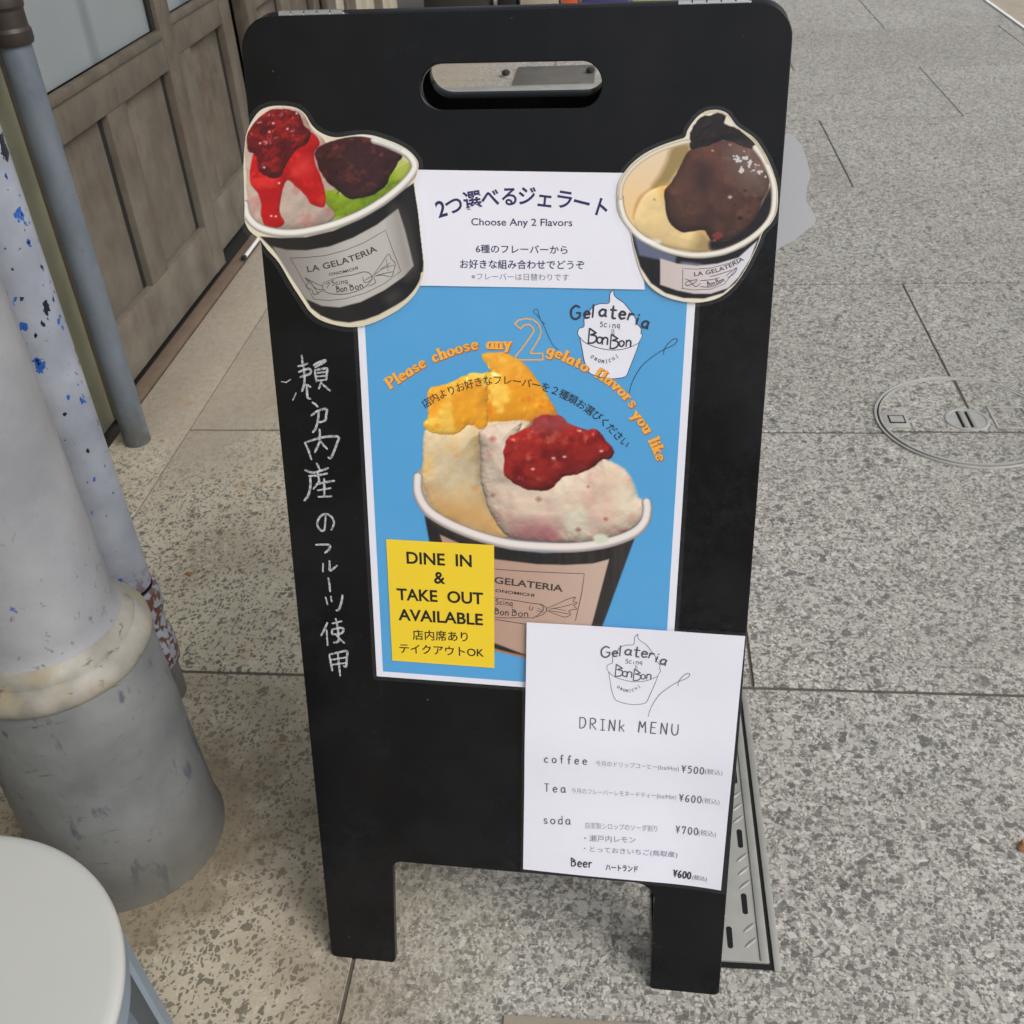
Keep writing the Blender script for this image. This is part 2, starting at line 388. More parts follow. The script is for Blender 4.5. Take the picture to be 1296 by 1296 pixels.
def add_box(bm, x0, x1, y0, y1, z0, z1, bev=0.0):
    r = bmesh.ops.create_cube(bm, size=1.0)
    vs = r['verts']
    for v in vs:
        v.co = Vector(((x0 + x1) / 2 + v.co.x * (x1 - x0), (y0 + y1) / 2 + v.co.y * (y1 - y0), (z0 + z1) / 2 + v.co.z * (z1 - z0)))
    if bev > 0:
        es = list({e for v in vs for e in v.link_edges})
        bmesh.ops.bevel(bm, geom=es, offset=bev, segments=2, affect='EDGES', profile=.5)
def box(name, x0, x1, y0, y1, z0, z1, mat, parent=None, bev=0.0):
    bm = bmesh.new()
    base = (0, 0, 0)
    loc = None
    if parent is None:
        loc = ((x0 + x1) / 2, (y0 + y1) / 2, z0)
    if loc: add_box(bm, x0 - loc[0], x1 - loc[0], y0 - loc[1], y1 - loc[1], 0, z1 - z0, bev)
    else: add_box(bm, x0, x1, y0, y1, z0, z1, bev)
    return bm_obj(name, bm, mat, parent, bev > 0, loc)
def lathe(name, prof, mat, parent=None, seg=64, wob=0.0, seed=1, arc=2 * math.pi, sharp=40):
    vs, fs = [], []; rn = random.Random(seed); n = len(prof)
    ph = [rn.uniform(0, 6.28) for _ in range(6)]
    for i in range(seg):
        a = arc * i / seg
        for r, z in prof:
            k = 1 + wob * (math.sin(2 * a + ph[0] + z * 20) + .6 * math.sin(5 * a + ph[1] + z * 33) + .4 * math.sin(9 * a + ph[2])) if r > 0 else 1
            vs.append((r * k * math.cos(a), r * k * math.sin(a), z + wob * .06 * math.sin(3 * a + ph[3]) * (1 if wob else 0)))
    for i in range(seg):
        j = (i + 1) % seg
        for k in range(n - 1): fs.append((i * n + k, j * n + k, j * n + k + 1, i * n + k + 1))
    me = bpy.data.meshes.new(name); me.from_pydata(vs, [], fs); me.update(); me.materials.append(mat)
    me.polygons.foreach_set('use_smooth', [True] * len(me.polygons)); me.set_sharp_from_angle(angle=R(sharp))
    return link(bpy.data.objects.new(name, me), parent)

BB = (BU, BV, BN)
def on_board(name, uv, off):        # an Empty on the front face of the board
    p = BO + BU * uv[0] + BV * uv[1] + BN * off
    return empty(name, p, BB)

# flat sheets lying in the board plane; poly in board uv, made a thin solid
def sheet(name, poly, off, th, mat, parent=None, origin=(0, 0), top_level_loc=False):
    n = len(poly); o = np.array(origin)
    a = sum(poly[i][0] * poly[(i + 1) % n][1] - poly[(i + 1) % n][0] * poly[i][1] for i in range(n))
    if a < 0: poly = poly[::-1]
    vs = [(p[0] - o[0], p[1] - o[1], off) for p in poly] + [(p[0] - o[0], p[1] - o[1], off - th) for p in poly]
    fs = [tuple(range(n))] + [tuple(range(2 * n - 1, n - 1, -1))] + [(i, i + n, (i + 1) % n + n, (i + 1) % n) for i in range(n)]
    if name == 'laminating_film': fs = fs[:1] + fs[2:]      # its underside is bonded to the print
    if n > 4:
        tris = [t if (np.cross(np.array(poly[t[1]]) - poly[t[0]], np.array(poly[t[2]]) - poly[t[0]]) > 0) else t[::-1] for t in tessellate_polygon([[Vector((p[0] * 100, p[1] * 100, 0)) for p in poly]])]
        side = [f for f in fs if len(f) == 4]
        fs = [tuple(t) for t in tris] + ([] if name == 'laminating_film' else [tuple(i + n for i in t[::-1]) for t in tris]) + side
    me = bpy.data.meshes.new(name); me.from_pydata(vs, [], fs); me.update(); me.materials.append(mat)
    ob = bpy.data.objects.new(name, me)
    if top_level_loc:
        p = BO + BU * o[0] + BV * o[1]; q = BB
        ob.matrix_world = Matrix(((q[0][0], q[1][0], q[2][0], p[0]), (q[0][1], q[1][1], q[2][1], p[1]), (q[0][2], q[1][2], q[2][2], p[2]), (0, 0, 0, 1)))
    return link(ob, parent)

def grid_sheet(name, quad, off, mat, parent, origin, n=28, m=36, solid=0):
    a, b, c, d = [np.array(p, float) - np.array(origin) for p in quad]      # top left, top right, bottom right, bottom left
    vs, fs = [], []
    for j in range(m + 1):
        for i in range(n + 1):
            s_, t_ = i / n, j / m; p = (a * (1 - s_) + b * s_) * (1 - t_) + (d * (1 - s_) + c * s_) * t_; vs.append((p[0], p[1], off))
    for j in range(m):
        for i in range(n): k = j * (n + 1) + i; fs.append((k, k + n + 1, k + n + 2, k + 1))
    o = mesh_obj(name, vs, fs, mat, parent, True)
    return o
def bow(root, f):                   # the same gentle bend for a sheet and everything printed on it
    for o in root.children:
        if o.type != 'MESH': continue
        for v in o.data.vertices: v.co.z += f(v.co.x, v.co.y)
def catmull(pts, closed=False, k=6):
    P = [np.array(p, float) for p in pts]; n = len(P)
    if n < 3 and not closed: return P
    out = []
    rng = range(n) if closed else range(n - 1)
    for i in rng:
        if closed: a, b, c, d = P[(i - 1) % n], P[i], P[(i + 1) % n], P[(i + 2) % n]
        else: a, b, c, d = P[max(i - 1, 0)], P[i], P[i + 1], P[min(i + 2, n - 1)]
        for j in range(k):
            t = j / k
            out.append(.5 * ((2 * b) + (-a + c) * t + (2 * a - 5 * b + 4 * c - d) * t * t + (-a + 3 * b - 3 * c + d) * t ** 3))
    if not closed: out.append(P[-1])
    return out

class Ink:                          # gathers flat lettering or lines in board uv into one part
    def __init__(s, off): s.v, s.f, s.off, s.k, s.done = [], [], off, 0, []
    def cut(s):
        if s.v: s.done.append((s.v, s.f))
        s.v, s.f = [], []
    def poly(s, verts, faces):
        b = len(s.v); s.k += 1; z = s.off + (s.k % 24) * 6e-6
        s.v += [(p[0], p[1], z) for p in verts]; s.f += [tuple(b + i for i in f) for f in faces]
    def stroke(s, pts, w, taper=.25, contrast=None):
        P = [np.array(p, float) for p in pts]
        Q = [P[0]]
        for p in P[1:]:
            if np.hypot(*(p - Q[-1])) > 1e-6: Q.append(p)
        P = Q; n = len(P)
        if n < 2: return
        L_, R_ = [], []
        for i in range(n):
            d = P[min(i + 1, n - 1)] - P[max(i - 1, 0)]; d /= (np.hypot(*d) + 1e-12)
            nn = np.array([-d[1], d[0]]); ww = w / 2
            if contrast is not None: ww *= contrast + (1 - contrast) * abs(d @ s_up[0]) ** 1.5
            e = min(i, n - 1 - i) / max(1, n - 1)
            if taper: ww *= 1 - taper * max(0, 1 - e * 6)
            L_.append(P[i] + nn * ww); R_.append(P[i] - nn * ww)
        d0 = P[0] - P[1]; d0 /= np.hypot(*d0); d1 = P[-1] - P[-2]; d1 /= np.hypot(*d1)
        h0 = np.hypot(*(L_[0] - R_[0])) / 2; h1 = np.hypot(*(L_[-1] - R_[-1])) / 2
        vs = L_ + R_ + [P[0] + d0 * h0 * .8, P[-1] + d1 * h1 * .8]
        fs = [(i, n + i, n + i + 1, i + 1) for i in range(n - 1)] + [(0, 2 * n, n), (n - 1, 2 * n - 1, 2 * n + 1)]
        s.poly(vs, fs)
    def obj(s, name, mat, parent, origin):
        s.cut()
        for V, F in s.done: o = mesh_obj(name, [(x - origin[0], y - origin[1], z) for x, y, z in V], F, mat, parent)
        return o
s_up = [np.array([0.0, 1.0])]

# lettering through Blender's built-in font
_gc = {}
def glyph(ch, off=0.0):
    k = (ch, round(off, 4))
    if k in _gc: return _gc[k]
    c = bpy.data.curves.new('g', 'FONT'); c.body = ch; c.offset = off; c.resolution_u = 4
    o = bpy.data.objects.new('g', c); COL.objects.link(o)
    dg = bpy.context.evaluated_depsgraph_get(); dg.update()
    me = bpy.data.meshes.new_from_object(o.evaluated_get(dg))
    V = np.array([(v.co.x, v.co.y) for v in me.vertices]) if len(me.vertices) else np.zeros((0, 2))
    F = [tuple(p.vertices) for p in me.polygons]
    COL.objects.unlink(o); bpy.data.objects.remove(o); bpy.data.curves.remove(c); bpy.data.meshes.remove(me)
    _gc[k] = (V, F); return V, F
_adv = {}
def advance(ch):
    if ch not in _adv:
        a, _ = glyph('H' + ch + 'H'); b, _ = glyph('HH')
        _adv[ch] = a[:, 0].max() - b[:, 0].max()
    return _adv[ch]
CAP = None
def uvlen(p, h):                    # length on the board of h photo pixels upwards at p
    return np.linalg.norm(B(p[0], p[1] - h) - B(*p))
def line_text(ink, s, p0, p1, h, off=0.0, mode='cap', spread=True):
    """string from p0 to p1 (ink ends, photo px) with cap / ink height h px"""
    a, b = B(*p0), B(*p1); d = b - a; Ld = np.hypot(*d); d /= Ld; n = np.array([-d[1], d[0]])
    xs, pen = [], 0.0
    for ch in s:
        xs.append(pen); pen += advance(ch)
    Vs = []
    for ch, x in zip(s, xs):
        if ch == ' ': continue
        V, F = glyph(ch, off)
        if len(V): Vs.append((V + np.array([x, 0]), F))
    allv = np.concatenate([v for v, _ in Vs]); x0, x1 = allv[:, 0].min(), allv[:, 0].max()
    Hh = uvlen(p0, h)
    if mode == 'cap':
        cv, _ = glyph('H'); y0, sy = 0.0, Hh / cv[:, 1].max()
    else: y0, sy = allv[:, 1].min(), Hh / (allv[:, 1].max() - allv[:, 1].min())
    sx = Ld / (x1 - x0); ink.cut()
    for V, F in Vs:
        q = a[None] + ((V[:, 0] - x0) * sx)[:, None] * d[None] + ((V[:, 1] - y0) * sy)[:, None] * n[None]
        ink.poly(list(q), F)
def char_at(ink, ch, c, size, ang, off=0.0, xs=1.0):
    """one full-width character centred at photo px c, em size in px, rotated ang degrees on the board"""
    V, F = glyph(ch, off)
    if not len(V): return
    e = uvlen(c, size); m = B(*c); ca, sa = math.cos(R(ang)), math.sin(R(ang))
    ox = advance(ch) / 2; oy = .36
    x = (V[:, 0] - ox) * e * xs; y = (V[:, 1] - oy) * e
    ink.poly([(m[0] + ca * i - sa * j, m[1] + sa * i + ca * j) for i, j in zip(x, y)], F)
def path_layout(path, widths):
    P = [B(*p) for p in catmull(path, k=10)]; P = np.array(P)
    sl_ = np.concatenate([[0], np.cumsum(np.hypot(*np.diff(P, axis=0).T))]); tot = sl_[-1]
    W = sum(widths); pos, pen = [], 0
    for w in widths:
        s = (pen + w / 2) / W * tot; pen += w
        x = np.interp(s, sl_, P[:, 0]); y = np.interp(s, sl_, P[:, 1])
        x2 = np.interp(min(s + tot * .02, tot), sl_, P[:, 0]) - np.interp(max(s - tot * .02, 0), sl_, P[:, 0])
        y2 = np.interp(min(s + tot * .02, tot), sl_, P[:, 1]) - np.interp(max(s - tot * .02, 0), sl_, P[:, 1])
        pos.append((np.array([x, y]), math.atan2(y2, x2)))
    return pos, tot / W

# single-stroke hand (x-height 1, capitals 1.7, y up); 'c' strokes are curved
SK = {
 'a': (.95, ['c', (.78, .88, .4, 1, .05, .6, .15, .08, .5, .05, .78, .4), 'l', (.8, 1, .78, .1, .92, 0)]),
 'b': (.9, ['l', (.08, 1.7, .08, 0), 'c', (.08, .6, .4, 1, .8, .7, .7, .12, .3, 0, .08, .25)]),
 'c': (.85, ['c', (.75, .82, .42, 1, .08, .55, .25, .05, .78, .15)]),
 'e': (.9, ['c', (.1, .55, .78, .6, .62, .95, .3, .98, .06, .5, .3, .02, .8, .16)]),
 'f': (.7, ['c', (.68, 1.55, .45, 1.72, .28, 1.4, .28, .6, .26, 0), 'l', (.02, .95, .6, .98)]),
 'g': (.95, ['c', (.78, .88, .4, 1, .06, .6, .2, .15, .5, .15, .78, .45), 'c', (.8, 1, .8, .1, .7, -.5, .35, -.6, .08, -.4)]),
 'h': (.95, ['l', (.1, 1.7, .1, 0), 'c', (.1, .6, .4, 1, .75, .85, .78, .4, .78, 0)]),
 'i': (.35, ['l', (.15, 1, .15, 0), 'l', (.13, 1.38, .17, 1.5)]),
 'k': (.9, ['l', (.1, 1.7, .1, 0), 'l', (.75, 1, .12, .48), 'l', (.3, .6, .8, 0)]),
 'l': (.35, ['l', (.15, 1.7, .15, 0)]),
 'n': (.95, ['l', (.1, 1, .1, 0), 'c', (.1, .6, .4, 1, .75, .85, .78, .4, .78, 0)]),
 'o': (.95, ['c', (.45, 1, .08, .7, .12, .2, .45, 0, .8, .25, .82, .75, .45, 1)]),
 'p': (.95, ['l', (.1, 1, .08, -.6), 'c', (.1, .65, .45, 1, .82, .6, .6, .05, .1, .2)]),
 'q': (.95, ['c', (.78, .88, .4, 1, .06, .6, .2, .05, .5, .1, .78, .4), 'l', (.8, 1, .78, -.6)]),
 'r': (.75, ['l', (.1, 1, .1, 0), 'c', (.1, .55, .3, .92, .7, .98)]),
 's': (.8, ['c', (.7, .85, .4, 1, .12, .78, .35, .52, .68, .28, .42, .0, .06, .15)]),
 't': (.7, ['c', (.3, 1.45, .28, .6, .32, .1, .62, .08), 'l', (.02, 1, .64, 1)]),
 'u': (.95, ['c', (.1, 1, .1, .35, .35, 0, .65, .15, .8, .5), 'l', (.8, 1, .82, 0)]),
 'v': (.9, ['l', (.04, 1, .42, 0, .82, 1)]),
 'y': (.9, ['l', (.06, 1, .44, .1), 'c', (.84, 1, .45, .1, .25, -.45, .02, -.55)]),
 'd': (.95, ['l', (.8, 1.7, .8, 0), 'c', (.8, .75, .45, 1, .08, .6, .2, .05, .55, .05, .8, .35)]),
 'P': (1.2, ['l', (.15, 1.7, .15, 0), 'c', (.15, 1.65, .7, 1.7, 1.05, 1.3, .7, .85, .15, .82)]),
 'B': (1.15, ['l', (.15, 1.65, .12, 0), 'l', (.15, 1.65, .9, 1.2, .3, .95), 'c', (.3, .95, .9, .85, .95, .4, .6, .1, .12, .05)]),
 'G': (1.4, ['c', (1.1, 1.5, .6, 1.65, .1, 1.1, .2, .3, .7, .05, 1.15, .4, 1.18, .85), 'l', (1.25, .85, .75, .82)]),
 'D': (1.15, ['l', (.1, 1.6, .12, 0), 'c', (.1, 1.6, .75, 1.55, 1.0, .9, .7, .2, .12, 0)]),
 'R': (1.15, ['l', (.12, 1.6, .1, 0), 'c', (.12, 1.6, .7, 1.6, .9, 1.2, .6, .85, .15, .8), 'l', (.3, .8, .95, 0)]),
 'I': (.8, ['l', (.4, 1.6, .4, 0), 'l', (.1, 1.6, .7, 1.6), 'l', (.08, 0, .72, 0)]),
 'N': (1.15, ['l', (.1, 0, .14, 1.6, .9, 0, .94, 1.65)]),
 'K': (1.0, ['l', (.12, 1.6, .1, 0), 'l', (.75, 1.2, .14, .6), 'l', (.3, .75, .85, 0)]),
 'M': (1.3, ['l', (.1, 0, .22, 1.6, .6, .7, .98, 1.6, 1.1, 0)]),
 'E': (1.0, ['l', (.8, 1.6, .12, 1.6, .1, 0, .82, 0), 'l', (.12, .85, .7, .85)]),
 'U': (1.15, ['c', (.1, 1.6, .1, .5, .4, 0, .8, .15, .95, .6, .95, 1.6)]),
 'T': (1.0, ['l', (.05, 1.6, .95, 1.6), 'l', (.5, 1.6, .5, 0)]),
 'O': (1.2, ['c', (.55, 1.6, .1, 1.1, .15, .3, .6, 0, 1.0, .4, 1.0, 1.2, .55, 1.6)]),
 'C': (1.1, ['c', (.95, 1.35, .55, 1.6, .12, 1.0, .3, .1, .95, .25)]),
 'H': (1.15, ['l', (.12, 1.6, .12, 0), 'l', (.95, 1.6, .95, 0), 'l', (.12, .8, .95, .8)]),
 'L': (.9, ['l', (.12, 1.6, .12, 0, .8, 0)]),
 'A': (1.15, ['l', (.05, 0, .55, 1.6, 1.05, 0), 'l', (.25, .55, .85, .55)]),
 '5': (1.0, ['l', (.85, 1.6, .25, 1.6, .2, .95), 'c', (.2, .95, .65, 1.05, .85, .55, .5, 0, .08, .15)]),
 '0': (1.0, ['c', (.5, 1.6, .12, 1.1, .15, .3, .5, 0, .85, .4, .85, 1.2, .5, 1.6)]),
 '6': (1.0, ['c', (.75, 1.6, .3, 1.2, .1, .5, .4, 0, .8, .25, .7, .75, .2, .6)]),
 '7': (1.0, ['l', (.15, 1.2, .15, 1.6, .85, 1.6, .4, 0)]),
 'Y': (1.0, ['l', (.05, 1.6, .5, .95, .95, 1.6), 'l', (.5, .95, .5, 0), 'l', (.12, .9, .88, .9), 'l', (.12, .55, .88, .55)]),
 ' ': (.7, []),
}
def sk_strokes(ch):
    L_ = SK[ch][1]; out = []
    for i in range(0, len(L_), 2):
        f = L_[i + 1]; pts = [(f[j], f[j + 1]) for j in range(0, len(f), 2)]
        out.append(('l', pts) if L_[i] == 'l' else ('c', [tuple(p) for p in catmull(pts, k=5)]))
    return out
def hand(ink, s, p0, p1, xh, w, jit=.04, gap=.25, seed=3):
    """handwritten string, baseline p0-p1 (photo px), x-height xh px, pen width w px"""
    ink.cut()
    rn = random.Random(seed + len(s)); a, b = B(*p0), B(*p1); d = b - a; Ld = np.hypot(*d); d /= Ld; n = np.array([-d[1], d[0]])
    W = sum(SK[c][0] + gap for c in s) - gap; H = uvlen(p0, xh); sx = Ld / W; pen = 0; ww = uvlen(p0, w)
    for c in s:
        r = rn.uniform(-jit, jit); dy = rn.uniform(-jit, jit)
        for kind, pts in sk_strokes(c):
            q = [a + d * (pen + x + r * y) * sx + n * (y + dy) * H for x, y in pts]
            if kind == 'l' and len(q) > 2:
                for i in range(len(q) - 1): ink.stroke([q[i], q[i + 1]], ww, 0)
            else: ink.stroke(q, ww, .2)
        pen += SK[c][0] + gap
def hand_at(ink, ch, c, h, w, ang=0, xs=1.0):
    """single handwritten letter centred at photo px c, total letter height h px"""
    st = sk_strokes(ch); al = np.array([p for _, ps in st for p in ps]); lo, hi = al.min(0), al.max(0)
    e = uvlen(c, h) / (hi[1] - lo[1]); m = B(*c); ca, sa = math.cos(R(ang)), math.sin(R(ang)); ww = uvlen(c, w)
    for kind, pts in st:
        q = []
        for x, y in pts:
            i, j = (x - (lo[0] + hi[0]) / 2) * e * xs, (y - (lo[1] + hi[1]) / 2) * e
            q.append((m[0] + ca * i - sa * j, m[1] + sa * i + ca * j))
        if kind == 'l' and len(q) > 2:
            for i in range(len(q) - 1): ink.stroke([q[i], q[i + 1]], ww, 0)
        else: ink.stroke(q, ww, .2)
def trace(ink, pts, w, smooth=True, off=(0, 0), sc=1.0, taper=.25, fixed=False):
    q = [(off[0] + x / sc, off[1] + y / sc) for x, y in pts]
    if smooth and len(q) > 2: q = catmull(q, k=5)
    ww = uvlen(q[0], w)
    ink.stroke([B(*p) for p in q], ww, taper)
def serif_path(inks, s, path, size, weights=(.40, .30)):
    """fat old-style lettering along a path: contrasted strokes with slab feet"""
    widths = [SK[c][0] + .30 for c in s]
    pos, sc = path_layout(path, widths)
    e = uvlen(path[0], size)                       # x-height on the board
    slab = {'l': [(0, -1), (0, 0)], 'i': [(0, -1), (0, 0)], 'n': [(0, 0), (0, -1), (1, -1)], 'h': [(0, 0), (0, -1), (1, -1)], 'P': [(0, 0), (0, -1)], 'k': [(0, 0), (0, -1), (1, 0), (2, -1)],
            'r': [(0, 0), (0, -1)], 'f': [(0, -1)], 'u': [(0, 0), (1, 0)], 'v': [(0, 0), (0, -1)], 'y': [(0, 0), (1, 0)], 'a': [], 'g': [], 'p': [(0, 0), (0, -1)]}
    for ink, (dx, dy), sw in inks:
        for c, (m, an) in zip(s, pos):
            ca, sa = math.cos(an), math.sin(an); up = np.array([-sa, ca]); s_up[0] = up
            st = sk_strokes(c)
            def tf(x, y):
                i, j = (x - SK[c][0] / 2) * sc, y * e
                return np.array([m[0] + ca * i - sa * j + dx, m[1] + sa * i + ca * j + dy])
            for kind, pts in st:
                q = [tf(*p) for p in pts]
                if kind == 'l' and len(q) > 2:
                    for i in range(len(q) - 1): ink.stroke([q[i], q[i + 1]], e * sw, 0, .5)
                else: ink.stroke(q, e * sw, 0, .45)
            for si, ei in slab.get(c, []):
                p = np.array(st[si][1][ei]); hw = .3
                ink.stroke([tf(p[0] - hw, p[1]), tf(p[0] + hw, p[1])], e * .2, 0)
    s_up[0] = np.array([0.0, 1.0])
    for ink, _, _ in inks: ink.cut()

# ------------------------------------------------------------------ printed photographs painted per vertex
_tab = np.random.RandomState(11).rand(256, 256)
def vnoise(x, y):
    xi, yi = np.floor(x).astype(int), np.floor(y).astype(int); fx, fy = x - xi, y - yi
    fx = fx * fx * (3 - 2 * fx); fy = fy * fy * (3 - 2 * fy)
    g = lambda i, j: _tab[i & 255, j & 255]
    return (g(xi, yi) * (1 - fx) + g(xi + 1, yi) * fx) * (1 - fy) + (g(xi, yi + 1) * (1 - fx) + g(xi + 1, yi + 1) * fx) * fy
def fbm(x, y, sc, oc=4, seed=0):
    v, a, t = 0, 1, 0
    for o in range(oc):
        v = v + a * vnoise(x / sc + seed * 17.3 + o * 5.1, y / sc + seed * 7.7 + o * 9.2); t += a; a *= .55; sc /= 2
    return v / t
class Paint:
    def __init__(s, x0, y0, x1, y1, step=.9, base=(220, 210, 190)):
        nx, ny = int((x1 - x0) / step) + 1, int((y1 - y0) / step) + 1
        s.X, s.Y = np.meshgrid(np.linspace(x0, x1, nx), np.linspace(y0, y1, ny)); s.c = np.ones(s.X.shape + (3,)) * np.array(base, float); s.st = step
    def frame(s, ox, oy, sc): s.ox, s.oy, s.sc = ox, oy, sc
    def pts(s, P, smooth=True, closed=True):
        q = [(s.ox + a / s.sc, s.oy + b / s.sc) for a, b in P]
        return np.array(catmull(q, closed, 4)) if smooth else np.array(q, float)
    def sdf(s, P, pad=8):
        x0, y0 = P.min(0) - pad; x1, y1 = P.max(0) + pad
        sel = (s.X >= x0) & (s.X <= x1) & (s.Y >= y0) & (s.Y <= y1)
        x, y = s.X[sel], s.Y[sel]; d = np.full(x.shape, 1e9); ins = np.zeros(x.shape, bool); n = len(P)
        for i in range(n):
            ax, ay = P[i]; bx, by = P[(i + 1) % n]; ex, ey = bx - ax, by - ay
            t = np.clip(((x - ax) * ex + (y - ay) * ey) / (ex * ex + ey * ey + 1e-9), 0, 1)
            d = np.minimum(d, (x - ax - t * ex) ** 2 + (y - ay - t * ey) ** 2)
            cr = ((ay > y) != (by > y)) & (x < ex * (y - ay) / (ey if abs(ey) > 1e-9 else 1e-9) + ax); ins ^= cr
        d = np.sqrt(d); out = np.full(s.X.shape, -1e3); out[sel] = np.where(ins, d, -d); return out
    def linedist(s, P):
        d = np.full(s.X.shape, 1e9)
        for i in range(len(P) - 1):
            ax, ay = P[i]; ex, ey = P[i + 1] - P[i]
            t = np.clip(((s.X - ax) * ex + (s.Y - ay) * ey) / (ex * ex + ey * ey + 1e-9), 0, 1)
            d = np.minimum(d, (s.X - ax - t * ex) ** 2 + (s.Y - ay - t * ey) ** 2)
        return np.sqrt(d)
    def put(s, m, col):
        s.c = s.c * (1 - m[..., None]) + np.asarray(col, float) * m[..., None]
    def fill(s, P, col, soft=.7, smooth=True, col2=None, axis=None, edge=0, seed=0, amt=1.0):
        q = s.pts(P, smooth); d = s.sdf(q)
        if edge: d = d + (fbm(s.X, s.Y, edge * 3, 3, seed) - .5) * edge * 2
        m = np.clip(d / soft * .5 + .5, 0, 1) * amt; c = np.asarray(col, float)
        if col2 is not None:
            (ax, ay), (bx, by) = [(s.ox + a / s.sc, s.oy + b / s.sc) for a, b in axis]
            t = np.clip(((s.X - ax) * (bx - ax) + (s.Y - ay) * (by - ay)) / ((bx - ax) ** 2 + (by - ay) ** 2), 0, 1)[..., None]
            c = c * (1 - t) + np.asarray(col2, float) * t
        s.put(m, c); return d
    def lump(s, P, col, dome=14, h=9, rough=3.0, grain=10, seed=0, edge=1.5, light=(-.35, -.6, .7), amb=.62, spec=0, soft=.8, tint=None, contrast=.6, sthr=.93):
        q = s.pts(P); d0 = s.sdf(q, 12); d = d0 + (fbm(s.X, s.Y, 9, 3, seed + 5) - .5) * edge * 2
        m = np.clip(d / soft * .5 + .5, 0, 1)
        dd = np.clip(d, 0, dome) / dome; Hh = h * np.sqrt(1 - (1 - dd) ** 2) + rough * (fbm(s.X, s.Y, grain * 1.7, 3, seed) * 2 + .07 * fbm(s.X, s.Y, 3, 2, seed + 2))
        gy, gx = np.gradient(Hh, s.st); nz = 1 / np.sqrt(1 + gx ** 2 + gy ** 2); nx, ny = -gx * nz, -gy * nz
        l = np.array(light); l = l / np.linalg.norm(l)
        nl = np.clip(nx * l[0] + ny * l[1] + nz * l[2], 0, 1); sh = amb + contrast * nl
        c = np.asarray(col, float)[None, None] * sh[..., None]
        if tint is not None:
            for tc, ts, t0, t1, sdn in tint:
                f = np.clip((fbm(s.X, s.Y, ts, 4, sdn) - t0) / (t1 - t0), 0, 1)[..., None]; c = c * (1 - f) + np.asarray(tc, float) * sh[..., None] * f
        if spec:
            hl = l + np.array([0, 0, 1]); hl /= np.linalg.norm(hl); sp = np.clip(nx * hl[0] + ny * hl[1] + nz * hl[2], 0, 1) ** 60
            gl = np.clip((fbm(s.X, s.Y, 7, 4, seed + 9) - .52) * 6, 0, 1); c = c + (sp * gl * spec)[..., None] * 255
        s.put(m, np.clip(c, 0, 250)); return d
    def band(s, P, w, col, closed=False, soft=.8, shade=.12, amt=1.0):
        q = s.pts(P, True, closed); 
        if closed: q = np.vstack([q, q[:1]])
        d = s.linedist(q); m = np.clip((w / 2 / s.sc - d) / soft + .5, 0, 1) * amt
        k = 1 - shade * np.clip(d / (w / 2 / s.sc), 0, 1) ** 2
        s.put(m, np.asarray(col, float)[None, None] * k[..., None])
    def specks(s, seed, thr, col, sc=3, region=None, amt=1.0):
        f = np.clip((fbm(s.X, s.Y, sc, 2, seed) - thr) * 14, 0, 1) * amt
        if region is not None: f = f * (s.sdf(s.pts(region)) > 0)
        s.put(f, col)
    def build(s, name, outline, mat, parent, origin, off, inset=.3):
        ny, nx = s.X.shape; d = s.sdf(outline) if outline is not None else np.ones(s.X.shape)
        UV = Barr(s.X.ravel(), s.Y.ravel()); keep = (d > inset)
        k = keep[:-1, :-1] & keep[1:, :-1] & keep[:-1, 1:] & keep[1:, 1:]
        j, i = np.nonzero(k); a = j * nx + i; q = np.stack([a + nx, a + nx + 1, a + 1, a], 1)
        used = np.unique(q); mp = np.full(nx * ny, -1); mp[used] = np.arange(len(used)); q = mp[q]
        me = bpy.data.meshes.new(name); n = len(used); f = len(q)
        me.vertices.add(n); me.loops.add(4 * f); me.polygons.add(f)
        co = np.zeros((n, 3)); co[:, :2] = UV[used] - np.array(origin); co[:, 2] = off
        me.vertices.foreach_set('co', co.ravel()); me.loops.foreach_set('vertex_index', q.ravel().astype(np.int32))
        me.polygons.foreach_set('loop_start', np.arange(0, 4 * f, 4, dtype=np.int32))
        me.update(calc_edges=True); me.validate()
        ca = me.color_attributes.new('Col', 'FLOAT_COLOR', 'POINT')
        cc = np.ones((n, 4)); cc[:, :3] = lin(np.clip(s.c.reshape(-1, 3)[used], 0, 255)); ca.data.foreach_set('color', cc.ravel())
        me.materials.append(mat); return link(bpy.data.objects.new(name, me), parent)

def offset_poly(P, d):
    P = [np.array(p, float) for p in P]; n = len(P)
    a = sum(P[i][0] * P[(i + 1) % n][1] - P[(i + 1) % n][0] * P[i][1] for i in range(n)); s = 1 if a > 0 else -1
    out = []
    for i in range(n):
        t = P[(i + 1) % n] - P[i - 1]; t /= np.hypot(*t); out.append(P[i] + np.array([t[1], -t[0]]) * d * s)
    return out

#@@SETTING
# ------------------------------------------------------------------ ground and paving
g = 40
ground = struct(mesh_obj('ground', [(-g, -g, -.034), (g, -g, -.034), (g, g, -.034), (-g, g, -.034)], [(0, 1, 2, 3)], M['earth']))
pav = struct(mesh_obj('pavement', [(-.905, -3.2, -.0022), (7, -3.2, -.0022), (7, 24, -.0022), (-.905, 24, -.0022)], [(0, 1, 2, 3)], M['mortar']))
ROW, RO, J = .7046, 1.0966, .0022
slab_cache = {}
def slab(x0, x1, y0, y1, mesh_key=None):
    bm = bmesh.new(); add_box(bm, x0 + J, x1 - J, y0 + J * 1.35, y1 - J * 1.35, -.03, random.uniform(-.0004, .0006))
    es = [e for e in bm.edges if all(v.co.z > -.02 for v in e.verts)]
    bmesh.ops.bevel(bm, geom=es, offset=.0008, segments=1, affect='EDGES')
    bm_obj('paving_slab', bm, M['paving'], pav)
